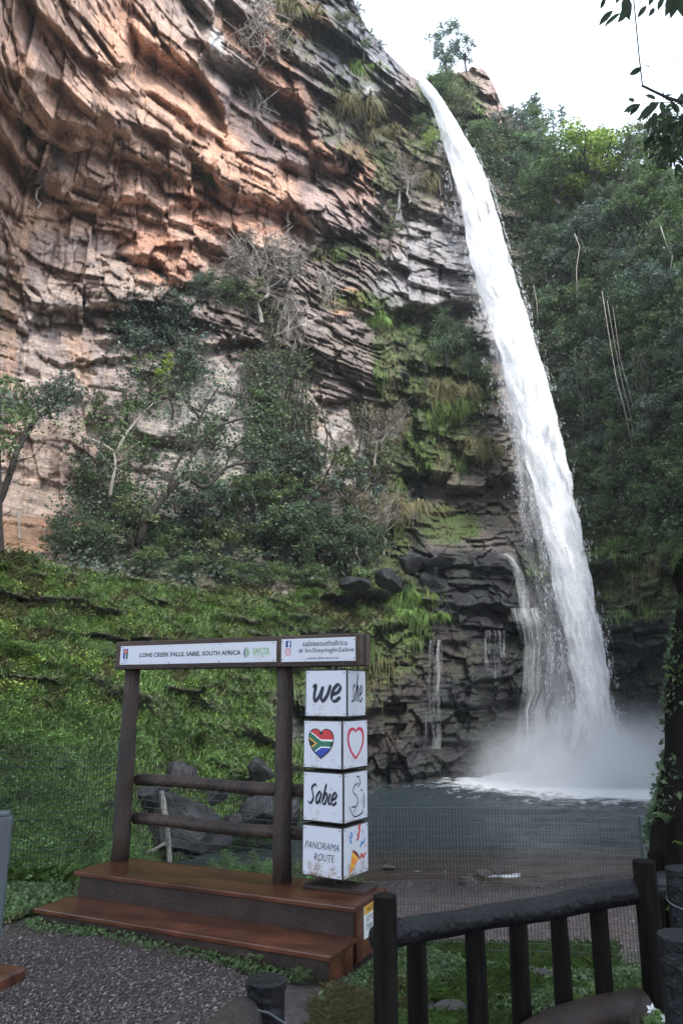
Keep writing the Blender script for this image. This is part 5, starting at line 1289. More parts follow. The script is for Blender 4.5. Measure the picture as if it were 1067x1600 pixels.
GL = {'w': (1.0, [[(0,.55),(.12,.66),(.12,.3),(.2,0),(.4,.2),(.52,.62)], [(.52,.62),(.5,.2),(.62,0),(.82,.25),(.9,.68)]]),
      'e': (.55, [[(.05,.26),(.36,.38),(.44,.58),(.28,.68),(.08,.45),(.08,.1),(.28,0),(.52,.18)]]),
      's': (.5, [[(.46,.6),(.32,.72),(.18,.56),(.3,.34),(.28,.06),(.02,.02)]]),
      'h': (.6, [[(.30,1.2),(.16,.6),(.04,0)], [(.10,.3),(.34,.66),(.44,.5),(.36,.1),(.54,.05)]]),
      'S': (.75, [[(.72,.95),(.5,1.08),(.25,.86),(.4,.58),(.52,.3),(.32,.0),(.02,.12)]]),
      'a': (.58, [[(.46,.58),(.28,.68),(.06,.38),(.12,.02),(.34,.18),(.46,.6)], [(.47,.64),(.4,.15),(.54,.04)]]),
      'b': (.56, [[(.24,1.15),(.12,.5),(.06,.08)], [(.08,.2),(.30,.64),(.46,.42),(.32,.02),(.08,.06)]]),
      'i': (.3, [[(.14,.64),(.08,.15),(.2,.02),(.28,.1)], [(.18,.86),(.19,.92)]])}
def script_word(wd, x, z, w, h, pen_w, parent, M4, mat='ink'):
    tot = sum(GL[c][0] for c in wd); cx = 0; L = []
    for c in wd:
        for st in GL[c][1]:
            L.append([((cx + px_ + .22 * pz) / tot * w, pz * h) for px_, pz in st])
        cx += GL[c][0]
    return strokes(L, pen_w, x, z, mat, parent, M4=M4)
def decal(fn, x, z, w, h, n, mats, parent, y=-.004, name='print', M4=None):
    """flat print built from small cells: fn(u, v) gives a material index or -1"""
    mb = MB(); m_ = max(4, int(n * h / w))
    for j in range(m_):
        v = (j + .5) / m_; i = 0
        row = [fn((i_ + .5) / n, v) for i_ in range(n)]
        while i < n:
            k = i
            while k < n and row[k] == row[i]: k += 1
            if row[i] >= 0:
                a, b = x + (i / n - .5) * w, x + (k / n - .5) * w; c, d = z + (j / m_ - .5) * h, z + ((j + 1) / m_ - .5) * h
                mb.add([(a, y, c), (b, y, c), (b, y, d), (a, y, d)], [(0, 1, 2, 3)], row[i])
            i = k
    o = mb.build(name, None, mats=[M[q] for q in mats]); place(o, parent, M4); return o

# ------------------------------------------------------------------ viewing platform
RZ = -math.atan2(.421, .907)
O_ = Vector((.073, 4.955, 0))
plat = tag(empty('viewing_platform', O_, RZ), 'reddish-brown two-step timber platform under the name board', 'platform')
def part(name, c, h, mat, parent, bev=.006, rot=None):
    mb = MB(); mb.box((0, 0, 0), h, bev=bev); o = mb.build(name, M[mat], parent); o.location = c
    if rot: o.rotation_euler = rot
    return o
part('upper_tread', (-1.125, .265, .295), (2.27, .53, .032), 'deck', plat)
part('lower_tread', (-1.13, -.155, .125), (2.28, .37, .032), 'deck', plat)
part('riser', (-1.125, .045, .187), (2.21, .03, .183), 'riser', plat)
part('riser', (-1.13, -.305, 0.0), (2.22, .03, .217), 'riser', plat)
part('side_panel', (-.017, .27, .13), (.03, .42, .296), 'deck', plat)
part('side_panel', (-.03, -.13, 0.0), (.03, .32, .215), 'deck', plat)
part('side_panel', (-2.24, .27, .13), (.03, .42, .296), 'riser', plat)
part('side_panel', (-2.25, -.13, 0.0), (.03, .32, .215), 'riser', plat)
part('back_panel', (-1.125, .50, .13), (2.21, .03, .296), 'riser', plat)
ns = tag(empty('warning_notice', plat.matrix_basis @ Vector((0.004, .27, .19)), RZ + R(90)), 'small yellow and white warning notice on the right end of the platform', 'notice')
part('board', (0, 0, 0), (.24, .006, .19), 'c_white', ns, .001)
decal(lambda u, v: 0, 0, .068, .24, .052, 4, ['c_gold'], ns, y=-.0045, name='yellow_band')
lettering('AT YOUR', .0, .012, .17, .034, 'ink', ns, y=-.0055)
lettering('OWN RISK', .0, -.035, .17, .034, 'ink', ns, y=-.0055)
lettering('NOTICE', .0, .068, .15, .026, 'ink', ns, y=-.0065)

# ------------------------------------------------------------------ timber frame with the name boards
p1 = Vector((-1.733, 6.253, 0)); p2 = Vector((-.418, 5.612, 0))
FR = math.atan2(p2.y - p1.y, p2.x - p1.x); LEN = (p2 - p1).length
fr = tag(empty('name_board_frame', (p1.x, p1.y, .31), FR), 'brown timber frame of two round posts and a squared beam carrying the name boards', 'sign frame')
for x_ in (0, LEN):
    mb = MB(); mb.tube([(x_ + .006 * math.sin(i * 2.2 + x_), 0, 1.47 * i / 7) for i in range(8)], [.067 - .001 * i for i in range(8)], 16, rough=.035, seed=int(x_ * 3) + 1)
    mb.build('post', M['timber'], fr, smooth_=True)
for z_, nm in ((.595, 0), (.30, 1)):
    mb = MB(); mb.tube([(.05 + (LEN + .10) * i / 8, .085 + .004 * math.sin(i * 1.7), z_ + .008 * math.sin(i * .8 + nm)) for i in range(9)], [.045] * 9, 14, rough=.04, seed=nm + 9)
    mb.build('rail', M['timber'], fr, smooth_=True)
# beam ends from the photo
def local_x(px):
    # intersect the sight line with the beam's front plane
    n_ = Vector((math.sin(FR), -math.cos(FR), 0)); c_ = Vector((p1.x, p1.y, 0)) + n_ * .10
    x, y, z = ray(px, 1010); d = Vector((float(x), float(y), 0)); t = n_.dot(c_) / n_.dot(d); q = d * t - Vector((p1.x, p1.y, 0))
    return q.x * math.cos(FR) + q.y * math.sin(FR)
xl, xr = local_x(181), local_x(561)
BZ = 1.465; BH = .225
part('beam', ((xl + xr) / 2, .0, BZ + BH / 2), (xr - xl, .20, BH), 'beam', fr, .008)
part('beam_lip', ((xl + xr) / 2, -.103, BZ + .012), (xr - xl - .02, .012, .022), 'riser', fr, .002)
part('end_bracket', (xr - .055, -.104, BZ + BH / 2), (.012, .012, BH + .02), 'iron', fr, .001)
part('end_bracket', (xr + .004, .0, BZ + BH / 2), (.006, .03, BH + .01), 'iron', fr, .001)
xa, xb, xc, xd = local_x(191), local_x(433), local_x(441), local_x(556)
nb = part('name_board', ((xa + xb) / 2, -.108, BZ + .112), (xb - xa, .008, .150), 'panel', fr, .001)
sb_ = part('social_board', ((xc + xd) / 2, -.108, BZ + .116), (xd - xc, .008, .165), 'panel', fr, .001)
wn = xb - xa; wsb = xd - xc
lettering('LONE CREEK FALLS, SABIE, SOUTH AFRICA', -.035 * wn, -.004, wn * .655, .040, 'ink', nb, y=-.0055, bold=.022)
def sabie_logo(u, v):
    if v > .98: return 0
    cx, cy = u - .5, v - .70
    r = math.hypot(cx * .8, cy)
    if r < .26 and v > .55: return 1 if r > .1 and (int(math.atan2(cy, cx) * 5) % 2 or r < .2) else 2
    if abs(u - .45 - .12 * math.sin(v * 6)) < .07 and v < .5: return 3
    if u > .5 - .2 * (.6 - v) and v < .62: return 4
    return 0
decal(sabie_logo, -.463 * wn, .012, .052, .082, 16, ['c_blue', 'c_orange', 'c_crimson', 'c_white', 'c_dgreen'], nb, y=-.0055, name='town_emblem')
lettering('SABIE', -.463 * wn, -.043, .044, .011, 'c_sky', nb, y=-.0055, name='emblem_lettering')
lettering('South Africa', -.463 * wn, -.060, .060, .008, 'c_sky', nb, y=-.0055, name='emblem_lettering')
lettering('SAFCOL', .415 * wn, .008, .150, .044, 'c_lime', nb, y=-.0055, bold=.012)
lettering('SOUTH AFRICAN FORESTRY COMPANY', .415 * wn, -.022, .138, .007, 'c_lime', nb, y=-.0055)
def leaf_logo(u, v):
    c = 1 - abs(u - .5) * 2; s = (v * 4 + (abs(u - .5)) * -3.5) % 1
    return (0 if u < .5 else 1) if (s < .62 and abs(u - .5) < .48 * math.sin(PI * min(1, v * .9 + .1)) and abs(u - .5) > .03) else -1
decal(leaf_logo, .325 * wn, .0, .058, .085, 22, ['c_dgreen', 'c_lime'], nb, y=-.0055, name='leaf_emblem')
lettering('sabiesouthafrica', .10 * wsb, .046, wsb * .60, .040, 'ink', sb_, y=-.0055, bold=.004)
lettering('# ImStayingInSabie', .115 * wsb, -.008, wsb * .74, .040, 'ink', sb_, y=-.0055, bold=.004)
lettering('www.sabie-sa.co.za', .07 * wsb, -.058, wsb * .42, .020, 'ink', sb_, y=-.0055)
decal(lambda u, v: 1 if (abs(u - .60) < .085 and v < .86) or (abs(v - .52) < .07 and .42 < u < .84) or (abs(v - .82) < .07 and .58 < u < .84) else 0, -.40 * wsb, .046, .046, .048, 16, ['c_fb', 'c_white'], sb_, y=-.0055, name='square_f_emblem')
def cam_logo(u, v):
    a, b = abs(u - .5), abs(v - .5); r = math.hypot(a, b)
    if max(a, b) > .44 and a + b > .80: return -1
    if max(a, b) > .38: return 0
    if .14 < r < .26: return 1
    if math.hypot(u - .77, v - .77) < .06: return 1
    return 2
decal(cam_logo, -.405 * wsb, -.010, .048, .048, 22, ['c_pink', 'c_crimson', 'c_white'], sb_, y=-.0055, name='camera_emblem')
for bd, w_ in ((nb, wn), (sb_, wsb)):
    n_ = 4 if bd is nb else 2
    for i in range(n_):
        for s_ in (-1, 1):
            mb = MB(); mb.tube([(0, 0, 0), (0, -.003, 0)], .0045, 8); o = mb.build('screw', M['screw'], bd); o.location = (-.485 * w_ + .97 * w_ * i / (n_ - 1), -.004, s_ * .065)

# ------------------------------------------------------------------ the revolving cubes on their pole
PB = onz(524, 1381, .33)
tot = tag(empty('cube_totem', (PB.x, PB.y, .31)), 'stack of four white picture cubes turning on a black pole', 'cube sign')
part('base_plate', (.03, -.02, .012), (.46, .22, .024), 'riser', tot, .004, rot=(0, 0, RZ))
mb = MB(); mb.tube([(0, 0, .02), (0, 0, 1.47)], .012, 10); mb.build('pole', M['iron'], tot)
CS = .325
def zat(px, py, D): return at(px, py, D).z
Dp = math.hypot(PB.x, PB.y)
def cube(pyc, rz, dirty):
    # an Empty part: frame with panels as sub-parts
    c = empty('cube'); c.parent = tot; c.location = (0, 0, zat(525, pyc, Dp) - .31); c.rotation_euler = (0, 0, rz)
    mb = MB(); mb.box((0, 0, 0), (CS, CS, CS), bev=.003); mb.build('frame', M['iron'], c)
    mt = 'panel_dirty' if dirty else 'panel'
    mats_ = []
    for k in range(4):
        M4 = Matrix.Rotation(k * PI / 2, 4, 'Z') @ Matrix.Translation((0, -CS / 2 - .002, 0))
        mb = MB(); mb.box((0, 0, 0), (CS - .018, .005, CS - .018)); o = mb.build('panel', M[mt]); place(o, c, M4)
        mb = MB()
        for sx_ in (-1, 1):
            for sz_ in (-1, 1): mb.tube([(sx_ * .140, -.002, sz_ * .140), (sx_ * .140, -.0045, sz_ * .140)], .0045, 6)
        o = mb.build('screws', M['screw']); place(o, c, M4); o['kind'] = 'stuff'
        mats_.append(M4)
    return c, mats_
YC = [1083, 1161, 1241, 1324]
# 1: we / she
c1, m1 = cube(YC[0], -R(24), False)
script_word('we', -.115, -.055, .225, .165, .026, c1, m1[0])
script_word('she', -.110, -.06, .20, .165, .017, c1, m1[1])
# 2: flag heart / red heart outline
c2, m2 = cube(YC[1], -R(33), False)
def heartv(u, v):
    x = (u - .5) * 2.5; y = (v - .46) * 2.45
    return (x * x + y * y - 1) ** 3 - x * x * y ** 3
def flag(u, v):
    h = heartv(u, v)
    if h > 0: return -1
    if h > -.022 - .03 * (abs(u - .5) < .04) or heartv(u * 1.0 + (.03 if u > .5 else -.03), v - .03 if v < .5 else v + .03) > 0: return 4
    d = abs(v - .52); gx = u
    if gx < .5:
        a = d - (.5 - gx) * .62      # arms of the Y
    else: a = d
    inn = (.5 - gx) * .62
    if gx < .52 and d < inn - .13: return 4
    if gx < .52 and d < inn - .08: return 3
    if abs(a) < .085: return 0
    if abs(a) < .125: return 5
    return 1 if v > .52 else 2
decal(flag, -.01, .0, .235, .225, 60, ['c_green', 'c_red', 'c_blue', 'c_gold', 'c_black', 'c_white'], c2, M4=m2[0], name='flag_heart')
decal(lambda u, v: 0 if heartv(u, v) < 0 and heartv((u - .5) * 1.26 + .5, (v - .50) * 1.22 + .5) > 0 else -1, 0, .0, .24, .24, 60, ['c_crimson'], c2, M4=m2[1], name='red_heart')
# 3: Sabie / line drawing
c3, m3 = cube(YC[2], -R(31), False)
script_word('Sabie', -.125, -.045, .235, .115, .017, c3, m3[0])
DRW = [[(.0,.13),(.04,.12),(.05,.08),(.02,.05)],[(.02,.08),(-.03,.06),(-.045,.02),(.0,-.01),(.02,-.05),(-.01,-.085),(-.07,-.08)],[(.06,.03),(.075,.02),(.08,.025)],[(-.10,-.07),(-.06,-.13),(-.02,-.155),(.05,-.15),(.09,-.13)],[(.10,.0),(.105,-.06),(.10,-.11)],[(.07,-.03),(.072,-.08)],[(-.01,-.085),(-.03,-.13)]]
strokes([[(x * 1.0, z * .9 + .01) for x, z in l] for l in DRW], .010, 0, 0, 'c_black', c3, M4=m3[1], name='line_drawing', thin=.6)
# 4: PANORAMA ROUTE / party popper
c4, m4 = cube(YC[3], -R(32.5), True)
lettering('PANORAMA', .0, .035, .275, .045, 'ink', c4, M4=m4[0], shear=.25, bold=-.004)
lettering('ROUTE', .02, -.035, .165, .045, 'ink', c4, M4=m4[0], shear=.25, bold=-.004)
def cone(u, v):
    # axis from lower left tip to the mouth
    ax, ay = .58, .81; du, dv = u - .16, v - .05; t = du * ax + dv * ay; s_ = -du * ay + dv * ax
    if 0 < t < .52 and abs(s_) < t * .36: return 0 if int(t * 14) % 3 else 3
    if t >= .46 and ((t - .52) / .07) ** 2 + (s_ / .19) ** 2 < 1: return 1
    return -1
decal(cone, 0, -.02, .27, .27, 54, ['c_orange', 'c_maroon', 'c_gold', 'c_gold'], c4, M4=m4[1], name='party_cone')
strokes([[(.02,.09),(.045,.12),(.03,.14),(.06,.155)],[(.0,.06),(.03,.08),(.01,.10)],[(.04,-.06),(.07,-.035),(.09,-.06),(.12,-.03)]], .016, 0, 0, 'c_red', c4, y=-.005, M4=m4[1], name='red_streamer', thin=.8)
strokes([[(-.06,.05),(-.08,.08),(-.055,.10),(-.075,.125)],[(.05,.01),(.07,.04),(.09,.03),(.11,.06)],[(-.02,.11),(-.015,.13)],[(.08,.09),(.09,.115)]], .014, 0, 0, 'c_sky', c4, y=-.005, M4=m4[1], name='blue_streamer', thin=.8)
strokes([[(-.10,.09),(-.095,.105)],[(.115,.0),(.12,.02)],[(.06,-.09),(.065,-.075)]], .014, 0, 0, 'c_red', c4, y=-.0055, M4=m4[1], name='confetti', thin=.8)

# ------------------------------------------------------------------ log railing
def ghit(px, py, lo=2.0, hi=30.0):
    """where the sight line through a photo pixel meets the ground"""
    D = np.linspace(lo, hi, 500); x, y, z = ray(px, py); h = math.hypot(float(x), float(y))
    X_, Y_, Zr = x / h * D, y / h * D, CZ + z / h * D
    G_ = ground_z(X_, Y_); k = np.argmax(Zr < G_)
    return Vector((float(X_[k]), float(Y_[k]), float(G_[k])))
RD = lambda px: 3.6 + (px - 600) / 445 * 1.1
lr = tag(empty('log_railing', at(600, 1600, 3.6)), 'black log railing with a thick top log and five uprights beside the platform', 'railing')
lr.location.z = 0
def local(P, e): return [Vector(p) - Vector(e.location) for p in P]
RP = [(588,1468),(625,1456),(660,1450),(710,1442),(760,1432),(850,1420),(930,1402),(1000,1390),(1047,1380)]
mb = MB(); mb.tube(local([at(x, y, RD(x)) for x, y in RP], lr), [.053,.055,.056,.053,.054,.057,.061,.065,.068], 16, rough=.06, seed=3)
mb.build('top_rail', M['blacklog'], lr, smooth_=True)
def upright(px, pyt, D, r, nm, parent, mat='darkpost', zb=-.45, n=12, lean=(0, 0), seed=1, rough=.07):
    t = at(px, pyt, D); mb = MB(); k = 7
    P = [Vector((t.x + lean[0] * (1 - i / k), t.y + lean[1] * (1 - i / k), zb + (t.z - zb) * i / k)) - Vector(parent.location) for i in range(k + 1)]
    mb.tube(P, [r * (1.06 - .08 * i / k) for i in range(k + 1)], n, rough=rough, seed=seed); return mb.build(nm, M[mat], parent, smooth_=False)
upright(601, 1399, 3.50, .051, 'post', lr, seed=2)
upright(1005, 1345, 4.55, .060, 'post', lr, seed=3)
for i, (x, y, r) in enumerate([(650,1462,.045),(741,1450,.048),(808,1440,.047),(872,1430,.045),(934,1418,.045)]):
    upright(x, y, RD(x) + .03, r, 'upright', lr, seed=5 + i)
bp_ = tag(empty('edge_post', at(1024, 1332, 5.3)), 'squared dark post just behind the right end of the railing', 'post'); bp_.location.z = 0
upright(1024, 1332, 5.3, .055, 'shaft', bp_, n=4, seed=9, rough=.02)
for px_e, py_e, D_e, r_e, lb in [(1069,1462,3.0,.088,'thick black round post at the bottom right corner'),(1068,1357,4.1,.085,'black round post beside the mossy trunk, with a wire around it')]:
    q = at(px_e, py_e, D_e); e = tag(empty('round_post', (q.x, q.y, 0)), lb, 'post')
    upright(px_e, py_e, D_e, r_e, 'shaft', e, 'blacklog', n=18, seed=int(px_e), rough=.03)
    if 'wire' in lb:
        mb = MB(); mb.tube([Vector((math.cos(a) * r_e * 1.06, math.sin(a) * r_e * 1.06, q.z - .14 + .02 * math.sin(a))) for a in np.linspace(0, 2 * PI, 20)], .004, 4); mb.build('wire_tie', M['galv'], e)
lg = tag(empty('fallen_log', at(930, 1590, 4.2)), 'thick dark log lying on the ground under the right end of the railing', 'log')
mb = MB(); mb.tube(local([at(820, 1632, 3.9), at(870, 1602, 4.1), at(930, 1585, 4.3), at(1002, 1572, 4.5)], lg), [.075, .08, .08, .078], 14, rough=.08, seed=4); mb.build('log', M['riser'], lg, smooth_=True)
stk_ = tag(empty('short_stake', at(996, 1575, 4.1)), 'short splintered grey stake in front of the fallen log', 'stake')
mb = MB(); mb.tube(local([at(990, 1612, 4.1), at(994, 1580, 4.1), at(1000, 1556, 4.12)], stk_), [.022, .02, .008], 5, rough=.1); mb.build('stake', M['bark'], stk_)
# near post with its log and wire at the bottom edge
q = at(416, 1538, 2.6); np_ = tag(empty('near_railing', (q.x, q.y, 0)), 'black capped round post with a brown log wired to it at the bottom edge', 'railing')
upright(416, 1538, 2.6, .060, 'post', np_, 'blacklog', n=20, seed=21, rough=.02)
mb = MB(); mb.tube([(0, 0, q.z - .01), (0, 0, q.z + .012), (0, 0, q.z + .018)], [.064, .064, .05], 20); mb.build('cap', M['blacklog'], np_, smooth_=False)
mb = MB(); mb.tube(local([at(388, 1590, 2.62), at(372, 1600, 2.5), at(330, 1660, 2.2)], np_), [.058, .066, .068], 14, rough=.03); mb.build('rail', M['timber'], np_, smooth_=True)
mb = MB(); mb.tube(local([at(360, 1598, 2.42), at(375, 1582, 2.44), at(392, 1576, 2.5), at(420, 1583, 2.52), at(446, 1600, 2.54)], np_), .0035, 5); mb.build('wire_tie', M['galv'], np_)
# grey post at the left edge
q = at(-2, 1275, 4.7); gp = tag(empty('steel_post', (q.x, q.y, 0)), 'grey galvanised post cut by the left edge of the picture', 'post')
part('shaft', (0, 0, q.z / 2), (.15, .10, q.z), 'galv', gp, .006, rot=(0, 0, R(20)))
part('cap', (0, 0, q.z + .012), (.12, .08, .025), 'galv', gp, .006, rot=(0, 0, R(20)))
q = ghit(2, 1545); kb = tag(empty('footing_block', q), 'wet brown concrete block at the foot of the grey post', 'block')
part('block', (-.02, 0, .02), (.16, .26, .10), 'deck', kb, .015, rot=(0, 0, R(-20)))

# ------------------------------------------------------------------ welded mesh fence
fe = tag(empty('mesh_fence', at(400, 1300, 10.4)), 'dark welded wire mesh fence running behind the platform and the railing', 'fence')
def fence_panel(A, B, H, sag=0):
    A = Vector(A); B = Vector(B); L = (B - A).length; mb = MB(); r = .0032
    nv_ = int(L / .042); nh = int(H / .083); d = (B - A) / L; V = []; Fc = []
    for i in range(nv_ + 1):
        p = A + d * (i * L / nv_); mb.add([p + d * -r, p + d * r, p + d * r - Vector((0, 0, H)), p - d * r - Vector((0, 0, H))], [(0, 1, 2, 3)])
        mb.add([p + Vector((d.y, -d.x, 0)) * -r, p + Vector((d.y, -d.x, 0)) * r, p + Vector((d.y, -d.x, 0)) * r - Vector((0, 0, H)), p - Vector((d.y, -d.x, 0)) * r - Vector((0, 0, H))], [(0, 1, 2, 3)])
    for k in range(nh + 1):
        mb.tube([A - Vector((0, 0, k * H / nh)), (A + B) / 2 - Vector((0, 0, k * H / nh + .004)), B - Vector((0, 0, k * H / nh))], r * 1.2, 3, caps=False)
    o = mb.build('mesh_panel', M['wire'], fe); o['kind'] = 'stuff'
    o.parent = fe; o.matrix_parent_inverse = Matrix.Translation(-Vector(fe.location))
FP = [((-60,1162,10.2),(186,1168,10.6),1.8),((200,1214,10.5),(432,1238,9.9),1.8),((436,1262,9.9),(700,1262,10.2),1.9),((700,1262,10.2),(935,1264,10.5),1.9),((935,1278,10.5),(1006,1280,10.6),1.9)]
for a, b, H in FP: fence_panel(at(*a), at(*b), H)
for (x, y, D) in [(188,1160,10.6),(434,1236,9.9),(1003,1278,10.6),(-58,1160,10.2)]:
    t = at(x, y, D); mb = MB(); r_ = .05 if x == 1003 else .022
    mb.tube([t - Vector((0, 0, 2.0)) - Vector(fe.location), t + Vector((0, 0, .02)) - Vector(fe.location)], r_, 8); mb.build('post', M['galv' if x == 1003 else 'wire'], fe)

# ------------------------------------------------------------------ boulders, stones, stick
M['boulder'] = simple('wet_boulder', (.028, .028, .031), .6, .6, 3.5, 1.0, 16, spec=.3)
M['stone'] = simple('shore_stone', (.07, .062, .06), .5, .4, 6, .6, 40)
def rock_mesh(seed, n=5, sub=3):
    bm = bmesh.new(); bmesh.ops.create_icosphere(bm, subdivisions=sub, radius=1); rs = np.random.default_rng(seed)
    P = np.array([v.co[:] for v in bm.verts])
    for _ in range(n * 3):      # plane cuts make flat angular faces
        d = rs.normal(size=3); d /= np.linalg.norm(d); c = .45 + .4 * rs.random(); s = P @ d; k = s > c; P[k] -= d * (s[k] - c)[:, None]
    P += .03 * np.stack([fbm(P[:, 0] * 3, P[:, 1] * 3, P[:, 2] * 3 + i * 9, 3, seed) for i in range(3)], 1)
    for v, p in zip(bm.verts, P): v.co = p
    me = bpy.data.meshes.new('rock_mesh'); bm.to_mesh(me); bm.free(); return me
ROCKS = [rock_mesh(s) for s in range(1, 7)]
for r_ in ROCKS: r_.materials.append(None)
def boulder(px, py, wpx, hpx, D, k, label, rz=0, mat='boulder', tilt=0, name='boulder', cat='boulder', group=None, dep=1.0, sink=.0):
    o = bpy.data.objects.new(name, ROCKS[k % 6]); COL.objects.link(o)
    p = at(px, py, D); s = math.hypot(D, p.z - CZ) / F / .75
    o.location = p; o.scale = (wpx / 2 * s, wpx / 2 * s * dep, hpx / 2 * s); o.rotation_euler = (0, tilt, rz)
    o.material_slots[0].link = 'OBJECT'; o.material_slots[0].material = M[mat]
    return tag(o, label, cat, group)
boulder(270,1290,130,84,20.0,0,'largest dark grey boulder in the stream bed behind the platform rails',.3,tilt=.3)
boulder(432,1268,96,56,23.0,1,'broad light grey wet slab behind the right post of the frame',-.2,tilt=-.1)
boulder(285,1206,38,30,21.5,2,'small dark pointed rock sticking out of the bank above the rails',.5)
boulder(336,1240,32,32,22,3,'blocky grey rock with an undercut in the greenery between the rails',.1)
boulder(402,1206,46,30,25,4,'sloping grey rock in the grass beside the right post',.2,tilt=.6)
boulder(232,1240,60,34,19.5,5,'flat dark rock on the left above the largest boulder',.0,tilt=-.2)
boulder(380,1285,50,26,23,2,'low dark rock between the largest boulder and the light slab',.9)
boulder(305,1322,60,26,20.5,3,'flat dark slab in the brown water at the foot of the largest boulder',.4)
boulder(140,1278,46,30,15,4,'dark rock half hidden in the grass left of the frame',.4)
boulder(125,1300,40,26,14.3,1,'dark rock lowest of those in the grass left of the frame',.1)
boulder(165,1262,34,26,15.8,3,'dark rock uppermost of those in the grass left of the frame',.8)
boulder(727,1381,26,20,19.3,0,'brown stone with white foam around it at the pool edge',.3,'stone')
boulder(757,1364,20,9,20.5,2,'flat dark stone in the shallows, widest of the small ones',.2,'stone')
boulder(778,1362,16,8,20.6,3,'flat dark stone in the shallows right of the widest',.2,'stone')
boulder(606,1356,20,6,20.8,4,'low dark stone in the shallows nearest the cubes',.2,'stone')
boulder(842,1385,18,8,19.0,5,'small dark stone on the beach right of the foam-ringed stone',.2,'stone')
boulder(640,1384,12,10,19.0,1,'small dark stone on the beach left of the foam-ringed stone',.2,'stone')
boulder(560,912,50,24,38.9,1,'angular grey block on the upper shelf, left one under the thicket',.2)
boulder(608,908,44,30,39.9,2,'angular grey block on the upper shelf between its neighbours',.9,tilt=.2)
boulder(640,884,40,30,41.5,4,'angular grey block on the upper shelf leaning against the dark wall',.5,tilt=-.3)
boulder(690,876,46,18,42.2,5,'wet black block on the upper shelf, right one',.2)
for i in range(26):
    x = 545 + random.random() * 75; y = 1225 + random.random() * 40 - (x - 545) * .12
    boulder(x, y, random.uniform(10, 30), random.uniform(8, 22), 33.0 + (1265 - y) * .14, i, 'dark angular stone in the rubble at the cliff foot %s' % ('just right of the cubes' if x < 585 else 'nearest the water'), random.random() * 3, group='rubble at the cliff foot', mat='boulder')
q = ghit(850, 1535); boulder(850,1532,34,24,float(math.hypot(q.x,q.y)),3,'brown stone in the grass behind the uprights',.3,'stone',name='stone',cat='stone')
for x, y, w_, h_, lb in [(700,1585,60,30,'reddish flat stone behind the second upright'),(905,1548,26,18,'small stone beside the last upright'),(520,1590,0,0,'')]:
    if w_: q = ghit(x, y); boulder(x, y, w_, h_, float(math.hypot(q.x, q.y)), w_, lb, .4, 'stone', name='stone', cat='stone')
q = ghit(100, 1385); boulder(92,1392,70,18,float(math.hypot(q.x,q.y)),4,'low brown rock at the edge of the grass left of the platform',.4,'stone',name='stone',cat='stone')
q = at(262, 1345, 13.5); st = tag(empty('dead_stick', q), 'pale crooked dead branch standing behind the rails', 'stick')
mb = MB(); mb.tube(local([at(266, 1355, 13.5), at(264, 1320, 13.5), at(261, 1290, 13.4), at(256, 1260, 13.5), at(253, 1236, 13.5)], st), [.04, .045, .04, .05, .035], 7, rough=.2, seed=8); mb.tube(local([at(263, 1315, 13.5), at(240, 1328, 13.4), at(215, 1335, 13.3)], st), [.03, .02, .012], 5); mb.build('branch', M['bark_pale'], st)

# ------------------------------------------------------------------ gravel and ground plants
rng = np.random.default_rng(5)
def pts_in_view(n, xr, yr, lo=2.0, hi=14):
    """random ground points seen inside a photo window"""
    px = rng.uniform(*xr, n); py = rng.uniform(*yr, n)
    x, y, z = ray(px, py); h = np.hypot(x, y); hit = np.zeros(n, bool); res = np.full(n, float(hi)); stp = (hi - lo) / 200
    for d in np.linspace(lo, hi, 200):
        below = (CZ + z / h * d < gfast(x / h * d, y / h * d)) & ~hit
        res[below] = d; hit |= below
    res = res - stp * .5; lo_, hi_ = res - stp, res + stp
    for _ in range(8):
        md = (lo_ + hi_) / 2; bl = CZ + z / h * md < gfast(x / h * md, y / h * md)
        hi_ = np.where(bl, md, hi_); lo_ = np.where(bl, lo_, md)
    res = md[hit]; x, y, h = x[hit], y[hit], h[hit]
    X_, Y_ = x / h * res, y / h * res
    return np.stack([X_, Y_, gfast(X_, Y_)], 1)
OCT = np.array([(1,0,0),(0,1,0),(-1,0,0),(0,-1,0),(0,0,1),(0,0,-1)], float); OF = np.array([(0,1,4),(1,2,4),(2,3,4),(3,0,4),(1,0,5),(2,1,5),(3,2,5),(0,3,5)])
def stones(P, s):
    n = len(P); a = rng.random((n, 3)) * 6.28
    V = OCT[None] * (.6 + .6 * rng.random((n, 6, 1))) * s[:, None, None] * np.array([1, .8, .6])
    c, s_ = np.cos(a[:, 0]), np.sin(a[:, 0]); x = V[..., 0] * c[:, None] - V[..., 1] * s_[:, None]; y = V[..., 0] * s_[:, None] + V[..., 1] * c[:, None]
    c, s_ = np.cos(a[:, 1] * .2), np.sin(a[:, 1] * .2); z = V[..., 2] * c[:, None] + x * s_[:, None]
    V = np.stack([x, y, z], -1) + P[:, None]
    return V.reshape(-1, 3), (OF[None] + (np.arange(n) * 6)[:, None, None]).reshape(-1, 3)
m, t_, b_ = mat_new('gravel_stones'); g_ = node(t_, 'ShaderNodeNewGeometry')
r = ramp(t_, g_.outputs['Random Per Island'], [(0, (.040, .030, .029)), (.45, (.085, .063, .060)), (.8, (.13, .10, .095)), (1, (.32, .29, .30))]); t_.links.new(r.outputs[0], b_.inputs['Base Color']); b_.inputs['Roughness'].default_value = .5
M['gravel'] = m
Q = np.array([[p.x, p.y] for p in (onz(0, 1448, 0), onz(60, 1446, 0))])
Lx, Ly = np.array([.907, -.421]), np.array([.421, .907])
def plat_local(P): d = P[:, :2] - np.array(O_[:2]); return d @ Lx, d @ Ly
P = pts_in_view(26000, (-60, 560), (1440, 1640), 1.8, 9)
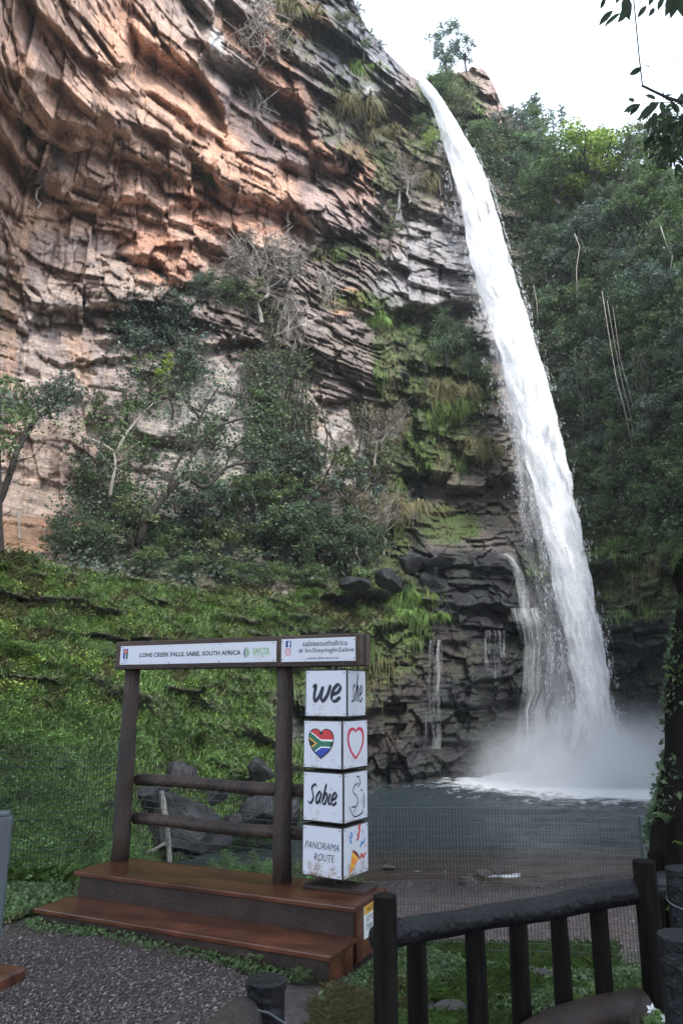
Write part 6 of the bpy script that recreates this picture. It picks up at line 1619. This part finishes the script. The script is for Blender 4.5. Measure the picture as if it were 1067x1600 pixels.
lx, ly = plat_local(P); k = (ly < -.33) & ~((lx > -.55) & (fbm(P[:, 0] / .3, P[:, 1] / .3, 0, 3, 501) > -.35 - lx)) & (ly < -.36 - .05 * rng.random(len(P)))
P = P[k]; V, q = stones(P + [0, 0, .003], .006 + .010 * rng.random(len(P)) ** 1.5); tag(mesh_obj('gravel', V, q, M['gravel']), kind='stuff')
P = pts_in_view(9000, (540, 1060), (1375, 1500), 9, 24); V, q = stones(P, .012 + .03 * rng.random(len(P)) ** 2); tag(mesh_obj('beach_gravel', V, q, M['gravel']), kind='stuff')
def near_plants(nm, P, mt, kind, s):
    if kind == 'leaf': P = P.copy(); P[:, 2] += s * (.3 + 1.2 * rng.random(len(P))); V, q = leaf_quads(P, s * (.5 + .8 * rng.random(len(P))), s * .33 * np.ones(len(P)), up=.1)
    else: V, q = blades(P, np.full(len(P), s), .0016, per=3, lean=.7)
    return tag(mesh_obj(nm, V, q, M[mt]), kind='stuff')
# clover along the front of the lower step
P = pts_in_view(16000, (40, 540), (1425, 1540), 3, 9); lx, ly = plat_local(P)
k = (ly < -.32) & (ly > -.46 - .10 * fbm(lx * 3, 1, 0, 2, 502)) & (lx > -2.55) & (lx < -.0) & (rng.random(len(P)) < .35 + .6 * (fbm(lx * 4, ly * 4, 0, 2, 503) > .0))
near_plants('step_clover', P[k], 'leaf_mid', 'leaf', .028)
P = pts_in_view(9000, (500, 640), (1440, 1640), 2.6, 7); lx, ly = plat_local(P); k = (lx > .03) | ((lx > -.4) & (ly < -.45)); P = P[k]; k = fbm(P[:, 0] / .25, P[:, 1] / .25, 0, 3, 504) > -.05
near_plants('platform_side_clover', P[k], 'leaf_mid', 'leaf', .028); near_plants('platform_side_grass', P[~k], 'grass_gold', 'blade', .05)
P = pts_in_view(26000, (610, 1010), (1470, 1640), 3, 11); k = fbm(P[:, 0] / .5, P[:, 1] / .5, 0, 3, 505); 
near_plants('railing_clover', P[(k > -.02)], 'leaf_mid', 'leaf', .035); near_plants('railing_grass', P[(k > -.30) & (k < .05)][::2], 'grass_green', 'blade', .06)
P = pts_in_view(26000, (-20, 210), (1360, 1450), 4, 12); lx, ly = plat_local(P); k = (lx < -2.42) | (ly > .6)
P = P[k & (fbm(P[:, 0] / .5, P[:, 1] / .5, 0, 3, 506) > -.25)]
near_plants('left_ground_cover', P[::2], 'leaf_mid', 'leaf', .045); near_plants('left_moss_cover', P[1::3], 'grass_gold', 'leaf', .03)
P = pts_in_view(30000, (-20, 600), (1300, 1390), 6, 13); near_plants('slope_ground_cover', P[::2], 'grass_lush', 'leaf', .07); near_plants('slope_grass', P[1::4], 'grass_green', 'blade', .16)
P = pts_in_view(9000, (600, 960), (1480, 1530), 7, 13); near_plants('fence_foot_grass', P[::2], 'grass_green', 'blade', .10)
# leafy weeds between platform and fence
for i, (x, y, h) in enumerate([(350,1362,36),(375,1360,30),(395,1366,40),(415,1368,30),(460,1370,34),(485,1372,28),(545,1372,20),(205,1345,30),(225,1350,26),(190,1330,40),(330,1358,24)]):
    q = at(x, y + 8, 7.2); q.z = float(ground_z(q.x, q.y)); top_ = zat(x, y - h, 7.2)
    plant('weed', 'shrub', i % 3 + 1, q, max(.15, top_ - q.z), 'grass_lush' if i % 2 else 'leaf_mid', label='%s weed sprouting behind the platform %s' % ('bright green' if i % 2 else 'dull green', 'between the two posts' if 230 < x < 420 else ('beside the cubes' if x > 420 else 'at the left post')), cat='weed', group='weeds behind the platform', w=.7)
q = ghit(412, 1512); plant('fern', 'fern', 5, q, .16, 'leaf_mid', label='small dark fern in the gravel behind the near post', cat='fern', w=1.2)
q = ghit(470, 1540); plant('weed', 'shrub', 2, q, .10, 'leaf_mid', label='small dark weed beside the fern at the gravel edge', cat='weed', w=1.3)
# white flowers
for i, (x, y) in enumerate([(1018, 1578), (1040, 1592)]):
    q = at(x, y, 3.6); e = tag(empty('white_flower', q), ('star-shaped white flower beside the short stake', 'star-shaped white flower nearest the bottom right corner')[i], 'flower')
    mb = MB()
    for k in range(5):
        a = 2 * PI * k / 5; c, s_ = math.cos(a) * .02, math.sin(a) * .02
        mb.add([(0, 0, 0), (c * .6 - s_ * .35, .004, s_ * .6 + c * .35), (c * 1.2, .008, s_ * 1.2), (c * .6 + s_ * .35, .004, s_ * .6 - c * .35)], [(0, 1, 2, 3)])
    mb.build('petals', M['white_stone'], e)
    mb = MB(); mb.tube([(0, 0, 0), (.01, .01, -.1), (.0, .03, -.3)], .003, 4); mb.build('stem', M['leaf_mid'], e)
q = at(1030, 1620, 3.6); plant('flower_plant', 'shrub', 3, q, .10, 'grass_lush', label='bright green leaves under the white flowers', cat='plant', w=1.4)

# ------------------------------------------------------------------ mossy trunk at the right edge
mt = tag(empty('mossy_trunk', at(1100, 1400, 5.5)), 'dark mossy tree trunk with ferns at the right edge', 'tree')
TP = [(1150, 1600, 0.42), (1140, 1460, 0.368), (1114, 1400, 0.35), (1104, 1330, 0.34), (1100, 1290, 0.322), (1106, 1240, 0.294), (1113, 1180, 0.285), (1114, 1100, 0.285), (1116, 1050, 0.276), (1120, 1000, 0.267), (1126, 950, 0.258), (1138, 900, 0.23), (1170, 840, 0.202), (1220, 740, 0.184), (1290, 560, 0.166), (1370, 330, 0.13), (1450, 150, 0.1), (1540, -60, 0.06)]
mb = MB(); Pt = [at(x, y, 5.5) for x, y, r in TP]; mb.tube(local(Pt, mt), [r for _, _, r in TP], 22, rough=.10, seed=12); mb.build('trunk', M['darkpost'], mt, smooth_=True)
mb = MB(); mb.tube(local([at(1075, 930, 5.3), at(1058, 902, 5.25), at(1062, 880, 5.2), at(1075, 868, 5.2)], mt), [.05, .035, .025, .015], 6, rough=.1); mb.build('stub_branch', M['darkpost'], mt)
rng = np.random.default_rng(9)
n = 12000; k = rng.random(n) * (len(TP) - 3); i = k.astype(int); f = k - i
Pc = np.array([list(p) for p in Pt]); Rr = np.array([r for _, _, r in TP]); C = Pc[i] * (1 - f)[:, None] + Pc[i + 1] * f[:, None]; rr2 = Rr[i] * (1 - f) + Rr[i + 1] * f
a = rng.random(n) * 2 * PI; C = C + np.stack([np.cos(a) * rr2 * 1.02, np.sin(a) * rr2 * 1.02, 0 * a], 1) + rng.normal(size=(n, 3)) * .015
kp = fbm(C[:, 0] * 3, C[:, 1] * 3, C[:, 2] * 3, 3, 510) > -.25; C = C[kp]
V, q = leaf_quads(C, .038 * (.5 + rng.random(len(C))), droop=.4); o = mesh_obj('moss', V - np.array(mt.location), q, M['leaf_dark'], mt); o['kind'] = 'stuff'
for i, (x, y, s, mm) in enumerate([(1050,905,.26,'leaf_mid'),(1045,960,.24,'leaf_mid'),(1040,1010,.16,'leaf_mid'),(1060,870,.22,'leaf_mid'),(1042,1055,.12,'leaf_bright'),(1048,1070,.12,'leaf_bright'),(1058,1330,.14,'leaf_bright'),(1056,1440,.14,'leaf_bright'),(1030,1290,.14,'leaf_mid')]):
    plant('epiphyte_fern', 'fern', i % 3 + 1, at(x + 14, y, 5.2), s, mm, label='%s fern tuft growing on the mossy trunk' % ('yellow-green' if mm == 'leaf_bright' else 'dark green'), cat='fern', group='ferns on the mossy trunk', rz=i)

cc_ = at(1640, -20, 5.8); nC = 5000; Pq = clumpy(nC, 30, (2.0, 2.0, 1.4), .3, .2) + np.array(cc_); Pq = Pq[(lambda a: a[0] > 1130)(proj(Pq[:, 0], Pq[:, 1], Pq[:, 2]))]
V, q = leaf_quads(Pq, .12 * (.6 + .8 * rng.random(len(Pq)))); mesh_obj('crown', V - np.array(mt.location), q, M['leaf_dark'], mt)
# ------------------------------------------------------------------ overhanging branches, upper right
M['leaf_near'] = leaf_mat('leaf_near', (.020, .040, .018), (.040, .070, .030), trans=.25)
def big_leaf(mb, c, d, L, w, nrm):
    c, d, nrm = Vector(c), Vector(d).normalized(), Vector(nrm).normalized(); s = d.cross(nrm).normalized(); up = s.cross(d)
    V = [c]; 
    for t, ww in ((.25, .8), (.5, 1.0), (.75, .7)):
        q = c + d * L * t + up * (-.12 * L * t * t); V += [q + s * w * ww * .5 + up * .04 * L, q, q - s * w * ww * .5 + up * .04 * L]
    V.append(c + d * L - up * .16 * L)
    mb.add(V, [(0, 2, 1), (0, 3, 2), (1, 2, 5, 4), (2, 3, 6, 5), (4, 5, 8, 7), (5, 6, 9, 8), (7, 8, 10), (8, 9, 10)])
def branch(label, stems, leaves, D, D2=None):
    e = tag(empty('overhanging_branch', at(stems[0][0][-1][0], stems[0][0][-1][1], D)), label, 'branch')
    mb = MB()
    for pts, r0, r1 in stems: mb.tube(local([at(x, y, D) for x, y in pts], e), list(np.linspace(r0, r1, len(pts))), 6, rough=.08)
    mb.build('stem', M['bark'], e)
    rs = random.Random(len(leaves))
    for (x, y, dx, dy, Lp) in leaves:
        mb = MB(); c = at(x, y, D); t_ = at(x + dx, y + dy, D + rs.uniform(-.03, .03)); L = Lp * math.hypot(D, c.z - CZ) / F
        big_leaf(mb, (0, 0, 0), t_ - c, L, L * .42, (rs.uniform(-.6, .6), -1, rs.uniform(-.4, .4)))
        o = mb.build('leaf', M['leaf_near'], e); o.location = c - Vector(e.location)
    return e
branch('thin bare branch with a drooping twig crossing the white sky', [([(1380,250),(1200,195),(1110,172),(1067,160),(1040,152),(1003,134)],.012,.007),([(1003,134),(998,90),(988,-15)],.004,.004),([(1003,134),(985,148),(970,150),(955,140),(948,120),(953,105)],.002,.001),([(1049,152),(1050,100),(1068,60)],.002,.001),([(998,60),(1020,45),(1060,10)],.002,.001)],
       [(1003,105,-20,12,18),(1000,100,26,6,16)], 4.2)
branch('spray of broad dark leaves hanging from the top edge', [([(1480,60),(1250,-10),(1090,-20),(1040,-12),(960,-14)],.006,.003)],
       [(975,-6,8,40,30),(980,8,-14,30,26),(970,20,-26,18,24),(958,16,-22,20,22),(1010,8,-16,20,16),(1022,12,-8,12,14),(1045,-6,-2,22,20),(1060,-8,-10,26,28),(1062,-8,4,28,30),(1052,-4,-12,26,24),(1036,-6,-6,14,16),(1005,-4,-8,12,14),(968,-6,-6,10,14),(945,-6,-4,12,14),(1020,-6,-6,12,14)], 4.0)
branch('leafy twig with oval leaves pointing left into the sky', [([(1390,260),(1200,180),(1090,158),(1050,160),(1020,160),(985,164)],.004,.002)],
       [(1030,160,-20,14,30),(1020,158,-6,22,22),(1032,158,4,18,18),(1024,156,-16,-10,18),(1034,154,14,-8,18),(1000,164,-18,6,22),(1000,162,-14,14,18),(990,160,-10,-10,14),(1036,150,-4,-16,14),(985,166,-4,10,14)], 4.4)
branch('pair of thin bare twigs slanting up to the right edge', [([(1440,160),(1200,40),(1090,66),(1067,82),(1030,112),(1009,122)],.004,.001),([(1440,170),(1200,60),(1090,92),(1067,100),(1040,112),(1009,131)],.003,.001)], [], 4.3)
# dark leafy crown entering from the right
e = tag(empty('overhanging_branch', at(1120, 300, 5.0)), 'dense dark leafy bough entering at the right edge below the bare twigs', 'branch')
mb = MB()
for pts in ([(1340,380),(1180,260),(1100,225),(1050,205),(1020,225)], [(1380,300),(1150,160),(1090,150),(1050,165)], [(1180,200),(1100,200),(1040,180)], [(1160,330),(1090,270),(1040,235),(1015,245)]):
    mb.tube(local([at(x, y, 5.0) for x, y in pts], e), list(np.linspace(.016, .004, len(pts))), 5)
mb.build('stem', M['bark'], e)
mb = MB(); rs = random.Random(4)
for i in range(520):
    t = rs.random(); x = 1008 + 130 * rs.random() ** .8; ymid = 205 + (x - 1008) * .05; y = ymid + rs.gauss(0, 30) * (1 if x > 1030 else .6) - max(0, x - 1040) * .45 * rs.random()
    c = at(x, y, 5.0 + rs.uniform(-.6, .6)); a = rs.uniform(-2.6, -.6); L = rs.uniform(10, 19) * 6 / F
    big_leaf(mb, c - Vector(e.location), (math.cos(a), rs.uniform(-.5, .5), math.sin(a)), L, L * .4, (rs.uniform(-1, 1), -1, rs.uniform(-1, 1)))
o = mb.build('foliage', M['leaf_near'], e); o['kind'] = 'stuff'
q = at(1100, 320, 14); plant('broadleaf_tree', 'shrub', 2, q, 2.1, 'leaf_mid', label='bright backlit crown behind the dark bough at the right edge', cat='tree', w=1.0)

# the tall trees of the forest edge standing over and behind the viewpoint
def big_tree(x, y, h, r, seed, label, n=16000):
    global rng
    rng = np.random.default_rng(seed); z0 = float(ground_z(np.array([x]), np.array([y]))[0])
    e = tag(empty('canopy_tree', (x, y, z0)), label, 'tree'); mb = MB(); limb(mb, (0, 0, -.3), (0, 0, h * .6), .3, .2, seed, n=10)
    for i in range(9):
        a = 2 * PI * i / 9; limb(mb, (0, 0, h * (.4 + .2 * (i % 2))), (math.cos(a) * r * .8, math.sin(a) * r * .8, h * .85), .1, .03, seed + i + 1)
    mb.build('trunk', M['bark'], e)
    P = clumpy(n, 50, (r, r, h * .26), .3, .25); P[:, 2] += h * .8; V, q_ = leaf_quads(P, .26 * (.6 + .8 * rng.random(n)))
    mesh_obj('crown', V, q_, M['leaf_dark'], e)
big_tree(1.5, -4.0, 16, 7.5, 71, 'tall dark tree of the forest edge standing right behind the viewpoint', 26000)
big_tree(10.5, -1.0, 17, 7.0, 72, 'tall dark tree standing right of the viewpoint beyond the round posts', 20000)
big_tree(-9.5, -3.0, 17, 7.0, 73, 'tall dark tree standing behind the viewpoint on the gravel side', 20000)
big_tree(-3.0, -13.0, 16, 7.0, 74, 'tall dark tree farther back in the forest behind the viewpoint')
big_tree(8.0, -13.0, 16, 7.0, 75, 'tall dark tree farther back in the forest behind the round posts')
